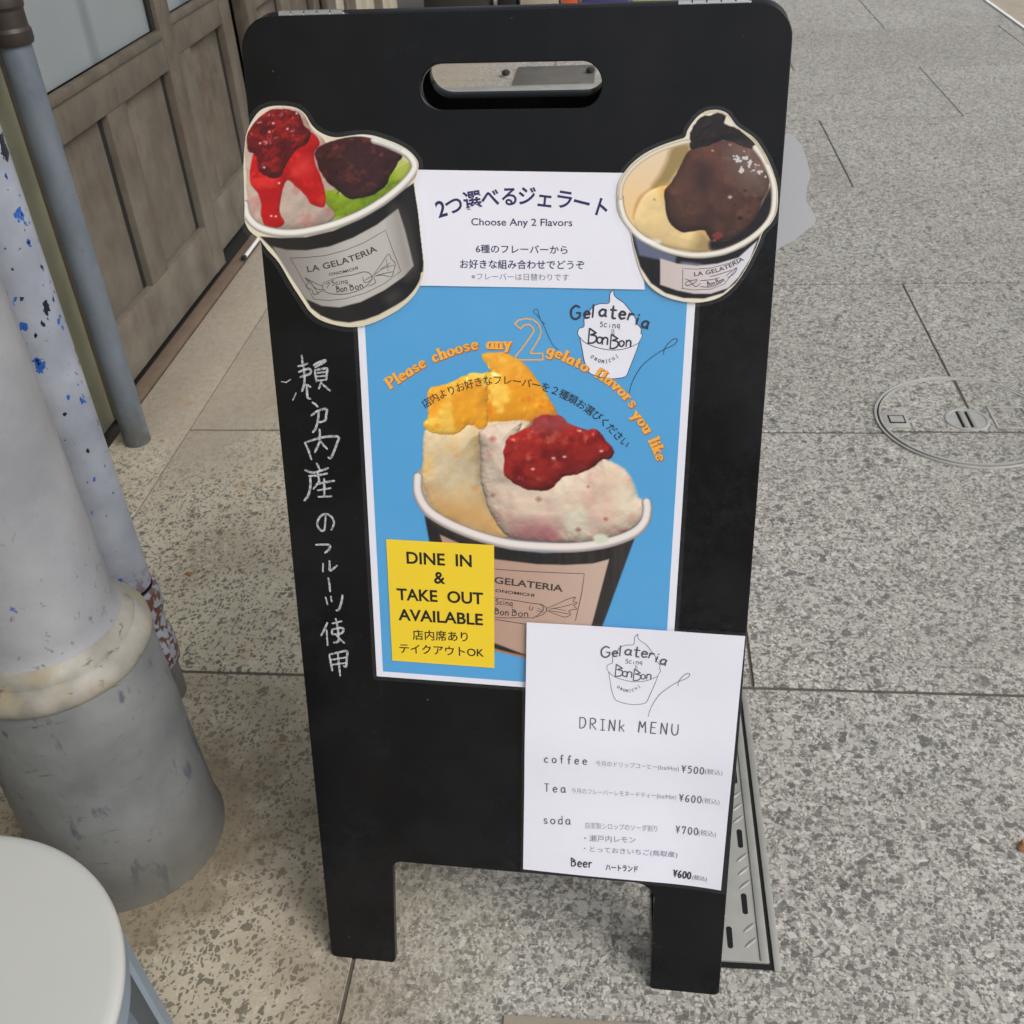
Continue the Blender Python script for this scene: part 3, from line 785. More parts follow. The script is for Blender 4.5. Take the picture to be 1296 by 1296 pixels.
for k in range(-5, 14):
    y0 = RO + (k) * ROW; y1 = y0 + ROW
    ph = .2 if k % 2 == 0 else .7
    xs = [x for x in (ph - 2 + i for i in range(0, 9)) if -.75 < x < 5.3]
    xs = [-.905] + xs
    for a, b in zip(xs[:-1], xs[1:]): slab(a, b, y0, y1)
# cement strip along the shop front, and the white kerb line far right
strip = struct(box('cement_strip', -1.054, -.905 - .001, -3, 14, -.03, -.0006, M['paving'], None, .001))
kerb = struct(box('kerb_line', 1.783, 1.798, 3.3, 14, .001, .006, M['whiteline'], None, .001))
gut = struct(box('gutter_strip', 1.80, 1.98, 3.3, 14, .0012, .0035, M['concrete']))
thr = struct(box('threshold_strip', -.118, .36, .44, .586, .0012, .0045, M['concrete'], None, .001))
thr2 = box('metal_edge', -.20 + .1, .34, .45, .572, .005, .0062, M['steel'], None)
thr2.parent = thr; thr2.matrix_parent_inverse = thr.matrix_basis.inverted()

# ------------------------------------------------------------------ shop front on the left
XW = -1.09
def door(y0, x, label, w=.80, full=True, mirror=False):
    d = empty('sliding_door', (x, y0, .02)); tag(d, label, 'door', 'wooden sliding doors of the shop front')
    T = .042
    st = .08; mu = .10; pw = (w - 2 * st - mu) / 2
    def b(name, a, c, z0, z1, xf, xb, mat=M['wood'], bev=.0015): return box(name, -xb, -xf, a, c, z0 - .02, z1 - .02, mat, d, bev)
    b('stile', 0, st, .02, 1.80, 0, T); b('stile', w - st, w, .02, 1.80, 0, T)
    b('rail', st + .0005, w - st - .0005, .02, .152, .001, T); b('rail', st + .0005, w - st - .0005, .543, .615, .001, T); b('rail', st + .0005, w - st - .0005, 1.72, 1.80, .001, T)
    b('glazing_bead', st + .0005, w - st - .0005, .6155, .634, -.004, .014)
    b('muntin', st + pw, st + pw + mu, .1525, .5425, .003, T)
    for s in (st, st + pw + mu):
        b('wood_panel', s + .001, s + pw - .001, .1525, .5425, .021, .026)
        b('dark_strip', s + pw - .017, s + pw - .0005, .1525, .5425, .0195, .0207, M['rubber'], 0)  # black strip standing in for the shaded side of the muntin
    b('glass_pane', st + .001, w - st - .001, .6345, 1.7195, .020, .024, M['glass'], 0)
    b('glazing_gap', w - st - .018, w - st - .001, .6345, 1.7195, .010, .0155, M['rubber'], 0)
    return d
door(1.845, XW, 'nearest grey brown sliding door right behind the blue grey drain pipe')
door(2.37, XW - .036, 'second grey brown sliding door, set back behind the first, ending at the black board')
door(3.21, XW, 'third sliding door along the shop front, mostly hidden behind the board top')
# track at the foot of the doors
trk = empty('door_track', (-1.072, 3, 0)); tag(trk, 'worn wooden door track at the foot of the sliding doors', 'door track')
def tb(n, x0, x1, y0, y1, z0, z1, m, bev=.001):
    o = box(n, x0 + 1.072, x1 + 1.072, y0 - 3, y1 - 3, z0, z1, m, trk, bev); return o
tb('sill', -1.0865, -1.0545, 1.86, 6.0, 0, .012, M['brownwood']); tb('dark_strip', -1.16, -1.0870, 1.86, 6.0, 0, .006, M['rubber'], 0)
# plaster pillar and trim nearest the camera
pil = box('plaster_pillar', -1.30, XW + .006, -1.5, 1.838, 0, 2.7, M['plaster'], None, .003); tag(pil, 'greenish beige plaster pillar behind the pipes at the left edge', 'pillar')
trim = box('corner_trim', -1.30, XW + .010, 1.8385, 1.905, 0, 2.7, M['brownwood'], None, .002); tag(trim, 'narrow brown timber trim between the plaster and the first sliding door', 'trim')
hd = box('lintel_wall', -1.30, XW + .004, 1.9055, 6.2, 1.825, 2.7, M['wood'], None, .002); tag(hd, 'grey brown timber wall above the sliding doors', 'wall')
bk = box('shop_interior', -1.35, -1.31, 1.85, 6.2, 0, 2.7, M['darkwood']); tag(bk, 'dark backing behind the sliding doors of the shop front', 'wall')
# boarded bay beyond the doors
bay = empty('board_wall', (-1.07, 4.05, 0)); tag(bay, 'pale upright boards of the shop front beyond the sliding doors', 'wall')
y = 4.03
for i, wd in enumerate((.13, .13, .02, .16, .17, .16, .18, .17, .16)):
    if wd > .05: box('board', -.02, 0 + random.uniform(0, .006), y - 4.05, y + wd - .008 - 4.05, 0, 1.8, M['lightwood'] if i % 3 else M['wood'], bay, .002)
    y += wd
# things standing at the far end of the shop front
def crate(x0, x1, y0, y1, z1, mat, name, label, cat, lid=None):
    o = empty(name, ((x0 + x1) / 2, (y0 + y1) / 2, 0)); tag(o, label, cat)
    w, d = (x1 - x0) / 2, (y1 - y0) / 2
    box('body', -w, w, -d, d, 0, z1, mat, o, .004)
    box('lid', -w - .004, w + .004, -d - .004, d + .004, z1, z1 + .018, lid or mat, o, .003)
    return o
crate(-1.02, -.70, 5.75, 6.1, .42, M['darkwood'], 'cabinet', 'dark low cabinet seen just above the middle of the board top', 'cabinet', M['lightwood'])
crate(-.66, -.56, 5.9, 6.15, .5, M['black_box'], 'black_box', 'black upright box right of the dark cabinet above the board top', 'box')
crate(-.54, -.34, 5.9, 6.15, .3, M['lightwood'], 'wooden_crate', 'pale crate between the black box and the orange bin', 'crate')
crate(-.32, -.24, 5.9, 6.1, .3, M['red'], 'orange_bin', 'narrow orange bin left of the dark blue boxes', 'bin')
crate(-.22, .02, 5.9, 6.15, .3, M['indigo'], 'blue_box', 'dark blue box between the orange bin and the yellow green box', 'box', M['indigo'])
crate(.04, .34, 5.9, 6.15, .3, M['lime'], 'green_box', 'yellow green box right of the dark blue box', 'box', M['lime'])
crate(.36, .42, 5.9, 6.1, .3, M['pink'], 'pink_box', 'small pink box right of the yellow green box', 'box')
crate(.44, .54, 5.9, 6.1, .3, M['pale'], 'pale_box', 'pale blue box at the right end of the row above the board', 'box')
box_ = struct(box('shade_band', -.46, -.12, 4.47, 4.80, .0012, .006, M['drum'], None, .001))  # dark slab standing in for a band of shadow on the ground
for X0 in (-.50, -.14):
    o = empty('floor_bolt', (X0, 4.66, 0)); tag(o, 'small dark floor bolt seen through the board handle, %s one' % ('left' if X0 < -.3 else 'right'), 'bolt', 'floor bolts beyond the board')
    a = lathe('shaft', [(.012, 0), (.012, .01), (.018, .012), (.018, .022), (.010, .028), (0, .029)], M['iron'], o, 20)
    lathe('washer', [(0, .0005), (.026, .0005), (.026, .004), (.012, .006)], M['steel'], o, 20)
ks = struct(box('kerb_step', -.9, .2, 4.36, 4.44, -.02, .018, M['steel'], None, .004))
rod = empty('white_rod', (-1.05, 2.8, .013)); tag(rod, 'thin white rod lying on the door track beside the board', 'rod')
bm = bmesh.new(); add_box(bm, -.004, .004, -.11, .12, 0, .008, .002); bm_obj('tube', bm, M['whitepl'], rod, True)
bm = bmesh.new(); add_box(bm, -.006, .006, -.128, -.1105, 0, .011, .002); bm_obj('end_cap', bm, M['rubber'], rod, True)

# ------------------------------------------------------------------ pipes and column
pp = empty('drain_pipe', (-1.0005, 1.756, 0)); tag(pp, 'blue grey vertical drain pipe in front of the wooden sliding doors', 'pipe')
lathe('tube', [(.0268, 0), (.0268, 2.7)], M['pipe'], pp, 40)
cl = lathe('clamp', [(.028, .775), (.0315, .775), (.0335, .781), (.0335, .795), (.0305, .801), (.0305, .826), (.0335, .832), (.0335, .848), (.0315, .853), (.028, .853)], M['iron'], pp, 48, sharp=25)
bm = bmesh.new(); add_box(bm, -.10, -.020, -.045, -.012, .782, .846, .003); bm_obj('clamp_bracket', bm, M['iron'], pp, True)
bm = bmesh.new(); add_box(bm, -.14, -.032, -.34, -.014, .786, .842, .003); bm_obj('clamp_strap', bm, M['iron'], pp, True)
cp = empty('chipped_pole', (-.68, 1.05, 0)); tag(cp, 'thin white pole with blue and black paint chips behind the thick column', 'pole')
lathe('tube', [(.034, .215), (.034, 2.7)], M['chipped'], cp, 48)
lathe('coupling', [(.0345, .208), (.039, .206), (.0405, .198), (.0405, .172), (.0385, .164), (.036, .158), (.036, .128), (.040, .120), (.041, .095), (.040, .072), (.036, .066)], M['chipped'], cp, 48, .004)
lathe('base', [(.033, .0), (.0345, .21)], M['drum'], cp, 48)
cc = empty('column', (-.63, .80, 0)); tag(cc, 'thick grey white column with a cream collar on a scuffed grey drum', 'column')
lathe('drum', [(.119, 0), (.118, .004), (.1155, .012), (.1145, .03), (.112, .12), (.109, .22), (.1065, .325), (.104, .336), (.09, .338)], M['drum'], cc, 96, .004, 3)
lathe('collar', [(.1055, .332), (.1085, .336), (.1095, .341), (.109, .346), (.106, .3515), (.100, .358), (.0965, .3615), (.0955, .3618), (.0945, .3655), (.092, .3700), (.087, .3765), (.0835, .381)], M['collar'], cc, 96, .004, 5)
lathe('shaft', [(.0850, .3795), (.0815, .386), (.080, .40), (.080, .7), (.080, 2.9)], M['column'], cc, 96, .0025, 8)

# ------------------------------------------------------------------ stool
st_ = empty('stool', (-.4907, .317, 0)); tag(st_, 'round light grey stool in the lower left corner', 'stool')
lathe('seat', [(0, .4502), (.06, .4500), (.149, .4492), (.1545, .4484), (.1572, .4464), (.158, .4435), (.1578, .441), (.1565, .4385), (.0, .4385)], M['stool'], st_, 128)
lathe('rim', [(.1565, .438), (.1555, .4375), (.1545, .415), (.151, .413), (.149, .437)], M['stoolleg'], st_, 128)
for a in (-22, 68, 158, 248):
    ca, sa = math.cos(R(a)), math.sin(R(a)); vs = []; n = 14
    for i in range(n + 1):
        t = i / n; z = .4365 * (1 - t); r = .142 + .024 * t ** 1.15; hw = .050 - .018 * t
        for (dr, s) in ((0, -1), (.010, -.8), (.010, .8), (0, 1), (-.004, .96), (.006, .7), (.006, -.7), (-.004, -.96)):
            x, yy = r + dr, s * hw; vs.append((ca * x - sa * yy, sa * x + ca * yy, z))
    fs = []
    for i in range(n):
        for k in range(8): fs.append((i * 8 + k, i * 8 + (k + 1) % 8, (i + 1) * 8 + (k + 1) % 8, (i + 1) * 8 + k))
    fs += [tuple(range(8)), tuple(range(n * 8 + 7, n * 8 - 1, -1))]
    o = mesh_obj('leg', vs, fs, M['stoolleg'], st_, True); o.data.set_sharp_from_angle(angle=R(35))
    bm = bmesh.new(); add_box(bm, -.012, .012, -.03, .03, 0, .008, .003)
    bmesh.ops.rotate(bm, verts=bm.verts, cent=(0, 0, 0), matrix=Matrix.Rotation(R(a), 3, 'Z')); bmesh.ops.translate(bm, verts=bm.verts, vec=(ca * .172, sa * .172, 0))
    bm_obj('foot', bm, M['rubber'], st_, True)

# ------------------------------------------------------------------ manhole lid
mc = np.array([.6875, 1.8491]); mh = empty('manhole_cover', (mc[0], mc[1], 0)); tag(mh, 'round inlaid manhole cover flush in the paving at the right', 'manhole cover')
RM = .1688
lathe('outer_ring', [(RM + .006, .0008), (RM + .005, .0034), (RM + .0015, .0036), (RM, .0012)], M['ring'], mh, 96)
lathe('inner_ring', [(RM - .003, .0012), (RM - .0035, .0040), (RM - .0085, .0040), (RM - .009, .0024)], M['ring'], mh, 96)
lathe('gap', [(RM + .001, .0011), (RM - .0035, .0011)], M['void'], mh, 96)
# infill cut by the two paving joints
lid_j = .7026 - mc[0]; row_j = RO + ROW - mc[1]
def lid_piece(side):
    pts = []; r = RM - .0092; e = .0016
    if side == 'near': a0, a1, f = math.pi, 2 * math.pi, None
    n = 40; ring_ = []
    for i in range(360):
        a = 2 * math.pi * i / 360; x, y = r * math.cos(a), r * math.sin(a)
        ok = (y < row_j - e) if side == 'near' else (y > row_j + e and (x < lid_j - e if side == 'left' else x > lid_j + e))
        if ok: ring_.append((x, y, a))
    if side == 'left': corner = [(lid_j - e, row_j + e)]
    elif side == 'right': corner = [(lid_j + e, row_j + e)]; 
    else: corner = []
    if side == 'near':
        ring_.sort(key=lambda q: (q[2] - math.pi * .5) % (2 * math.pi)); P = [(x, y) for x, y, _ in ring_]
    elif side == 'right':
        ring_.sort(key=lambda q: (q[2] + math.pi) % (2 * math.pi)); P = [(x, y) for x, y, _ in ring_] + corner
    else: P = [(x, y) for x, y, _ in sorted(ring_, key=lambda q: q[2])] + corner
    nP = len(P); vs = [(x, y, .0030) for x, y in P] + [(x, y, .0012) for x, y in P]
    fs = [tuple(range(nP))] + [(i, i + nP, (i + 1) % nP + nP, (i + 1) % nP) for i in range(nP)]
    mesh_obj('infill', vs, fs, M['paving'], mh)
lathe('bed', [(0, .0015), (RM - .0088, .0015)], M['mortar'], mh, 64)
for s in ('near', 'left', 'right'): lid_piece(s)
cpt = G(1223.6, 533) - np.array([mc[0], mc[1], 0])
def at(name, o, prof, m, seg=48):
    ob = lathe(name, prof, m, mh, seg); ob.location = (o[0], o[1], 0); return ob
at('lift_plate', cpt, [(0, .0036), (.036, .0036), (.0365, .0046), (.0395, .0056), (.0425, .0046), (.043, .0030)], M['ring'])
for dx in (-.0085, .0085):
    bm = bmesh.new(); add_box(bm, cpt[0] + dx - .004, cpt[0] + dx + .004, cpt[1] - .030, cpt[1] + .030, .0037, .0075, .0012); bm_obj('lift_bar', bm, M['steel'], mh, True)
    bm = bmesh.new(); add_box(bm, cpt[0] + dx - .0075, cpt[0] + dx - .0045, cpt[1] - .030, cpt[1] + .030, .0037, .0041); bm_obj('slot', bm, M['void'], mh)
k1 = G(1134.5, 533) - np.array([mc[0], mc[1], 0])
bm = bmesh.new(); add_box(bm, k1[0] - .026, k1[0] + .022, k1[1] - .030, k1[1] + .030, .0031, .0044, .0005); bm_obj('key_plate', bm, M['ring'], mh, True)
bm = bmesh.new(); add_box(bm, k1[0] - .016, k1[0] + .016, k1[1] - .015, k1[1] + .015, .0045, .0050, 0); bm_obj('slot', bm, M['void'], mh)
bm = bmesh.new(); add_box(bm, k1[0] - .013, k1[0] + .013, k1[1] - .011, k1[1] + .011, .0051, .0056, 0); bm_obj('key_insert', bm, M['ring'], mh)
k2 = np.array([cpt[0] + .085, cpt[1] + .008])
for (a, b, c, d) in ((-.036, .036, -.042, -.037), (-.036, .036, .037, .042), (-.036, -.031, -.0369, .0369), (.031, .036, -.0369, .0369)):
    bm = bmesh.new(); add_box(bm, k2[0] + a, k2[0] + b, k2[1] + c, k2[1] + d, .0031, .0048, .0005); bm_obj('name_frame', bm, M['ring'], mh, True)

# ------------------------------------------------------------------ drain cover beside the right leg
dc = empty('drain_cover', (.11, .875, 0)); tag(dc, 'steel tread plate drain cover with slots beside the right leg of the board', 'drain cover')
x0, x1, y0, y1 = -.062, .0665, -.212, .212
bm = bmesh.new(); add_box(bm, x0 - .002, x1 + .0045, y0 - .006, y1 + .002, .0010, .0016); bm_obj('recess', bm, M['void'], dc)
bm = bmesh.new(); add_box(bm, x1 + .0048, x1 + .0128, y0 - .008, y1 + .002, .0010, .0035, .0008); bm_obj('frame_edge', bm, M['steel'], dc, True)
bm = bmesh.new(); add_box(bm, x0, x1, y0, y1, .0018, .0060, .0008); bm_obj('plate', bm, M['steel'], dc, True)
bm = bmesh.new(); add_box(bm, x1 - .010, x1 - .0005, y0 + .001, y1 - .001, .0061, .0078, .0007); bm_obj('lip', bm, M['steel'], dc, True)
slots = [G(*q)[:2] - np.array([.11, .875]) for q in ((936, 1065), (941.7, 1147.6), (923, 1190), (929, 985))]
slots += [np.array(q) for q in ((-.03, -.10), (-.045, -.02), (-.03, .08), (.01, .15), (.035, .17), (-.05, .15))]
for bx, by in slots:
    vs, n = [], 8
    for i in range(2 * n):
        a = math.pi * i / n; vs.append((bx + .0034 * math.cos(a), by + .0034 * math.sin(a) + (.0105 if math.sin(a) >= 0 else -.0105), .00615))
    mesh_obj('slot', vs, [tuple(range(2 * n))], M['void'], dc)
for iy in range(22):
    for ix in range(4):
        bx, by = x0 + .014 + ix * .032, y0 + .014 + iy * .019 + (.0095 if ix % 2 else 0)
        if by > y1 - .012 or bx > x1 - .018 or any(abs(bx - q[0]) < .012 and abs(by - q[1]) < .018 for q in slots): continue
        bm = bmesh.new(); bmesh.ops.create_icosphere(bm, subdivisions=2, radius=1)
        for v in bm.verts: v.co = Vector((v.co.x * .0105, v.co.y * .0022, v.co.z * .0010))
        bmesh.ops.rotate(bm, verts=bm.verts, cent=(0, 0, 0), matrix=Matrix.Rotation(R(42), 3, 'Z')); bmesh.ops.translate(bm, verts=bm.verts, vec=(bx, by, .0060))
        bm_obj('tread', bm, M['steel'], dc, True)

# ------------------------------------------------------------------ litter
def leaf(px, s, ang, label):
    p = G(*px); o = empty('dry_leaf', (p[0], p[1], .001)); tag(o, label, 'leaf')
    vs = [(-1, 0, .05), (-.5, .35, .15), (.2, .42, .10), (.9, .1, .2), (.3, -.38, .05), (-.4, -.3, .2), (0, 0, .35)]
    c, d = math.cos(ang), math.sin(ang); vs = [((x * c - y * d) * s, (x * d + y * c) * s, z * s) for x, y, z in vs]
    mesh_obj('blade', vs, [(0, 1, 6), (1, 2, 6), (2, 3, 6), (3, 4, 6), (4, 5, 6), (5, 0, 6)], M['leaf'], o)
leaf((305, 628), .007, .6, 'tiny orange dry leaf on the cream paving left of the board')
leaf((240, 727), .010, .1, 'small brown leaf scrap on the cream paving near the chipped pole')
leaf((1293, 1072), .011, 1.2, 'rust brown crumpled leaf at the right edge of the paving')

#@@BOARD
# ------------------------------------------------------------------ the A-frame board
W, H = .4444, .9925
sb = empty('sandwich_board', BO, BB); tag(sb, 'black folding A-frame sandwich board with a handle slot, covered in gelato notices', 'sandwich board')
def rrect(x0, x1, y0, y1, r, n=8):
    P = []
    for cx, cy, a0 in ((x1 - r, y1 - r, 0), (x0 + r, y1 - r, 90), (x0 + r, y0 + r, 180), (x1 - r, y0 + r, 270)):
        for i in range(n + 1):
            a = R(a0 + 90 * i / n); P.append((cx + r * math.cos(a), cy + r * math.sin(a)))
    return P
def arc(cx, cy, r, a0, a1, n=8): return [(cx + r * math.cos(R(a0 + (a1 - a0) * i / n)), cy + r * math.sin(R(a0 + (a1 - a0) * i / n))) for i in range(n + 1)]
outline = (arc(W - .026, H - .026, .026, 0, 90, 10) + arc(.026, H - .026, .026, 90, 180, 10) + arc(.006, .006, .006, 180, 270, 4) + arc(.0765 - .005, .005, .005, 270, 360, 4)
           + arc(.0812 + .010, .1455 - .010, .010, 180, 90, 6) + arc(.3690 - .022, .1455 - .022, .022, 90, 0, 8) + arc(.3685 + .005, .005, .005, 180, 270, 4) + arc(W - .006, .006, .006, 270, 360, 4))
hole = rrect(.1502, .2985, .9190, .9542, .0172, 10)
def panel(name, polys, th, mat):
    c = bpy.data.curves.new(name, 'CURVE'); c.dimensions = '2D'; c.fill_mode = 'BOTH'; c.extrude = th / 2 - .0008; c.bevel_depth = .0008; c.bevel_resolution = 1; c.offset = -.0008
    for P in polys:
        s = c.splines.new('POLY'); s.points.add(len(P) - 1)
        for i, p in enumerate(P): s.points[i].co = (p[0], p[1], 0, 1)
        s.use_cyclic_u = True
    o = bpy.data.objects.new(name, c); COL.objects.link(o); dg = bpy.context.evaluated_depsgraph_get(); dg.update()
    me = bpy.data.meshes.new_from_object(o.evaluated_get(dg)); COL.objects.unlink(o); bpy.data.objects.remove(o)
    me.materials.clear(); me.materials.append(mat); me.name = name; return me
TH = .0100
me = panel('front_panel', [outline, hole], TH, M['board'])
fp = link(bpy.data.objects.new('front_panel', me), sb); fp.location = (0, 0, -TH / 2)
# back panel hinged at the top, swung back
bp = link(bpy.data.objects.new('back_panel', me.copy()), sb)
tlt = R(2 * 15.05)
HB = Matrix.Translation((0, H, -TH - .001)) @ Matrix.Rotation(tlt, 4, 'X') @ Matrix.Translation((0, -H, -TH / 2))
bp.matrix_local = HB
for u0, u1, shiny in ((.0345, .0895, 0), (.3565, .4115, 1)):
    bm = bmesh.new(); add_box(bm, u0, u1, H - .0002, H + .0012, -.022, -.0008, .0003)
    n = 5
    bm_obj('hinge', bm, M['chrome'], sb)
    hg = COL.objects[-1] if False else None
    for i in range(n):
        a = u0 + (u1 - u0) * i / n; b = u0 + (u1 - u0) * (i + 1) / n - .0012
        vs, fs = [], []; m = 10
        for x in (a, b):
            for k in range(m): an = 2 * math.pi * k / m; vs.append((x, H + .0012 + .0027 * math.cos(an), -.0025 + .0027 * math.sin(an)))
        fs = [(k, (k + 1) % m, m + (k + 1) % m, m + k) for k in range(m)] + [tuple(range(m)), tuple(range(2 * m - 1, m - 1, -1))]
        mesh_obj('hinge_knuckle', vs, fs, M['chrome'], sb, False)
bm = bmesh.new(); add_box(bm, W - .012, W - .008, .50, .506, -.26, -TH, 0); bm_obj('stay_bar', bm, M['iron'], sb)
bm = bmesh.new(); add_box(bm, .012, .016, .50, .506, -.26, -TH, 0); bm_obj('stay_bar', bm, M['iron'], sb)
# feet of black rubber
for u0, u1 in ((.004, .073), (.372, W - .004)):
    bm = bmesh.new(); add_box(bm, u0, u1, -.0025, .0002, -TH + .001, -.001); bm_obj('foot_pad', bm, M['rubber'], sb)

# chalk writing down the left side
ck = Ink(.00025)
C1 = [[(95, 310), (130, 318), (165, 295)], [(205, 395), (195, 420), (180, 450)],
 [(248, 115), (252, 160), (255, 200)], [(218, 198), (255, 190), (292, 176)], [(225, 240), (300, 215), (312, 250), (235, 278)], [(262, 200), (268, 270), (266, 330), (248, 385)], [(270, 330), (295, 340), (316, 352)], [(285, 345), (288, 400), (292, 432), (315, 438)],
 [(335, 190), (380, 165), (425, 152), (405, 172), (345, 206)], [(345, 225), (350, 270), (358, 312)], [(345, 225), (395, 218), (436, 213), (434, 255), (430, 300)], [(362, 247), (425, 240)], [(362, 272), (425, 268)], [(365, 303), (430, 298)], [(395, 310), (375, 365)], [(398, 328), (430, 355), (460, 380)],
 [(325, 465), (350, 480), (368, 500)], [(318, 565), (370, 528), (432, 516), (430, 560), (420, 602), (375, 615)], [(375, 530), (368, 600), (352, 660), (330, 690)],
 [(380, 665), (383, 740), (368, 790), (345, 838)], [(385, 750), (410, 785), (440, 815)], [(270, 765), (300, 830), (320, 892)], [(275, 765), (400, 727), (518, 722), (510, 770), (485, 840), (462, 880), (445, 876)],
 [(358, 920), (370, 942), (380, 965)], [(270, 970), (330, 990), (390, 975), (445, 955)], [(300, 1015), (370, 1010), (440, 995)], [(310, 1015), (312, 1090), (295, 1160), (265, 1200)], [(365, 985), (378, 1055), (335, 1112)], [(355, 1078), (420, 1062), (490, 1050)], [(365, 1122), (465, 1105)], [(415, 1035), (416, 1100), (415, 1170)], [(370, 1170), (470, 1166)]]
for s in C1: trace(ck, s, 2.9 if s[0][0] > 210 else 1.7, len(s) > 3, (340, 430), 5.89)
C2 = [[(238, 68), (230, 165), (205, 176), (178, 135), (195, 82), (240, 58), (285, 85), (296, 130), (278, 172)], [(168, 278), (262, 278), (262, 310), (232, 336)], [(220, 410), (218, 470)], [(265, 392), (266, 430), (270, 462), (320, 425)],
 [(257, 512), (265, 560), (270, 612)], [(238, 650), (252, 705)], [(275, 645), (281, 682)], [(358, 635), (350, 690), (330, 740), (312, 745)],
 [(250, 832), (230, 880), (205, 925)], [(245, 885), (252, 995)], [(285, 838), (352, 822)], [(285, 880), (290, 915), (355, 905), (358, 870), (285, 880)], [(310, 803), (325, 880), (330, 960), (295, 975)], [(318, 925), (345, 955), (372, 978)],
 [(265, 1062), (275, 1120), (286, 1175)], [(265, 1060), (330, 1045), (390, 1035), (388, 1085), (382, 1145), (365, 1140)], [(280, 1097), (380, 1080)], [(282, 1132), (380, 1120)], [(325, 1052), (332, 1130), (342, 1212)]]
for s in C2: trace(ck, s, 2.6, len(s) > 3, (370, 640), 5.63)
ck.obj('chalk_lettering', M['chalk'], sb, (0, 0))

# ------------------------------------------------------------------ blue poster
def quad_px(*p): return [B(*q) for q in p]
P0 = (.0784, .3800)
pr_ = R(-.79); cA, sA = math.cos(pr_), math.sin(pr_)
def pz(a, b): return (P0[0] + a * cA - b * sA, P0[1] + a * sA + b * cA)
def A3(x0, x1, y0, y1): return [pz(x0, y0), pz(x1, y0), pz(x1, y1), pz(x0, y1)]
po = on_board('gelato_poster', P0, 0); tag(po, 'blue poster with a large photograph of a gelato cup, in the middle of the board', 'poster')
sheet('paper', A3(0, .297, 0, .420), .0006, .0003, M['paper'], po, P0)
sheet('blue_print', A3(.0068, .2902, .0062, .4138), .0007, .00008, M['blue'], po, P0)
film_poly = rrect(-.004, .301, -.004, .424, .004, 3)
sheet('laminating_film', [pz(a, b) for a, b in film_poly], .0011, .00002, M['film'], po, P0)

# photograph of the cup on the poster
pt = Paint(523, 440, 826, 842, .95, (78, 160, 216)); pt.frame(500, 440, 3.6)
mask_parts = []
mango = [(395, 35), (430, 22), (500, 25), (560, 50), (600, 85), (650, 150), (690, 210), (740, 300), (700, 345), (620, 350), (560, 345), (480, 350), (420, 350), (340, 350), (300, 375), (260, 400), (200, 395), (150, 380), (130, 345), (150, 320), (155, 270), (150, 220), (165, 185), (210, 170), (270, 150), (340, 118), (400, 115), (440, 105), (420, 75)]
van = [(135, 380), (200, 375), (260, 380), (330, 340), (400, 335), (500, 335), (620, 335), (600, 420), (500, 470), (420, 440), (400, 560), (430, 700), (480, 790), (520, 870), (380, 850), (270, 800), (180, 740), (150, 670), (122, 600), (128, 500)]
straw = [(380, 395), (420, 360), (500, 342), (580, 338), (560, 400), (620, 470), (760, 560), (850, 560), (920, 525), (940, 498), (990, 520), (1050, 555), (1090, 620), (1110, 680), (1145, 710), (1140, 770), (1080, 820), (1000, 872), (900, 893), (750, 890), (620, 880), (520, 865), (460, 790), (415, 700), (392, 600), (390, 480)]
jam = [(500, 440), (520, 400), (570, 380), (620, 350), (635, 318), (700, 303), (760, 315), (800, 350), (870, 370), (920, 375), (960, 420), (995, 460), (985, 500), (940, 515), (900, 545), (850, 570), (760, 590), (710, 640), (650, 650), (590, 640), (540, 615), (500, 580), (498, 520)]
body = [(135, 765), (270, 835), (400, 885), (530, 920), (680, 935), (830, 928), (970, 908), (1092, 866), (1050, 980), (955, 1240), (930, 1300), (900, 1420), (640, 1420), (455, 1375), (330, 1345), (240, 1300), (215, 1200), (180, 1000)]
pt.fill(body, (34, 31, 29), 1.0, False, (56, 51, 49), ((500, 900), (1100, 1000)))
q = fbm(pt.X * 3, pt.Y * .3, 14, 3, 4)[..., None]; bm_ = np.clip(pt.sdf(pt.pts(body, False)) * 2, 0, 1)[..., None]; pt.c = pt.c * (1 - bm_ * .35) + pt.c * (q * 1.6) * bm_ * .35
pt.fill([(205, 850), (455, 962), (650, 985), (780, 988), (900, 982), (976, 962), (900, 1250), (850, 1400), (600, 1400), (455, 1345), (300, 1330), (250, 1000)], (178, 146, 130), .9, False, (196, 172, 158), ((455, 1000), (960, 1000)))
pt.fill([(240, 1335), (455, 1375), (640, 1410), (640, 1430), (455, 1395), (250, 1350)], (168, 126, 96), .9, False)
pt.band([(190, 1300), (330, 1335), (455, 1375), (560, 1402), (680, 1420)], 14, (170, 128, 98), shade=.3)
pt.fill([(104, 560), (150, 560), (200, 700), (300, 800), (200, 780), (130, 700), (108, 640)], (186, 160, 134), 1.5)
pt.lump(mango, (232, 158, 34), 30, 8, 2.4, 20, 3, 1.5, amb=.66, contrast=.50, spec=.5, tint=[((243, 196, 84), 22, .50, .66, 31), ((222, 132, 28), 16, .56, .72, 8)])
pt.fill([(395, 38), (470, 22), (560, 52), (620, 110), (700, 220), (640, 200), (560, 150), (470, 108), (430, 90)], (240, 182, 66), 3.0, True, (236, 160, 40), ((400, 40), (680, 200)), amt=.7)
pt.lump(van, (228, 208, 172), 34, 13, 2.0, 26, 12, 1.0, amb=.46, contrast=.64, tint=[((226, 190, 130), 34, .50, .75, 41), ((214, 196, 164), 12, .5, .8, 2)])
pt.fill([(150, 640), (300, 700), (400, 690), (480, 800), (520, 880), (380, 850), (270, 800), (180, 745)], (206, 156, 92), 16, amt=.75)
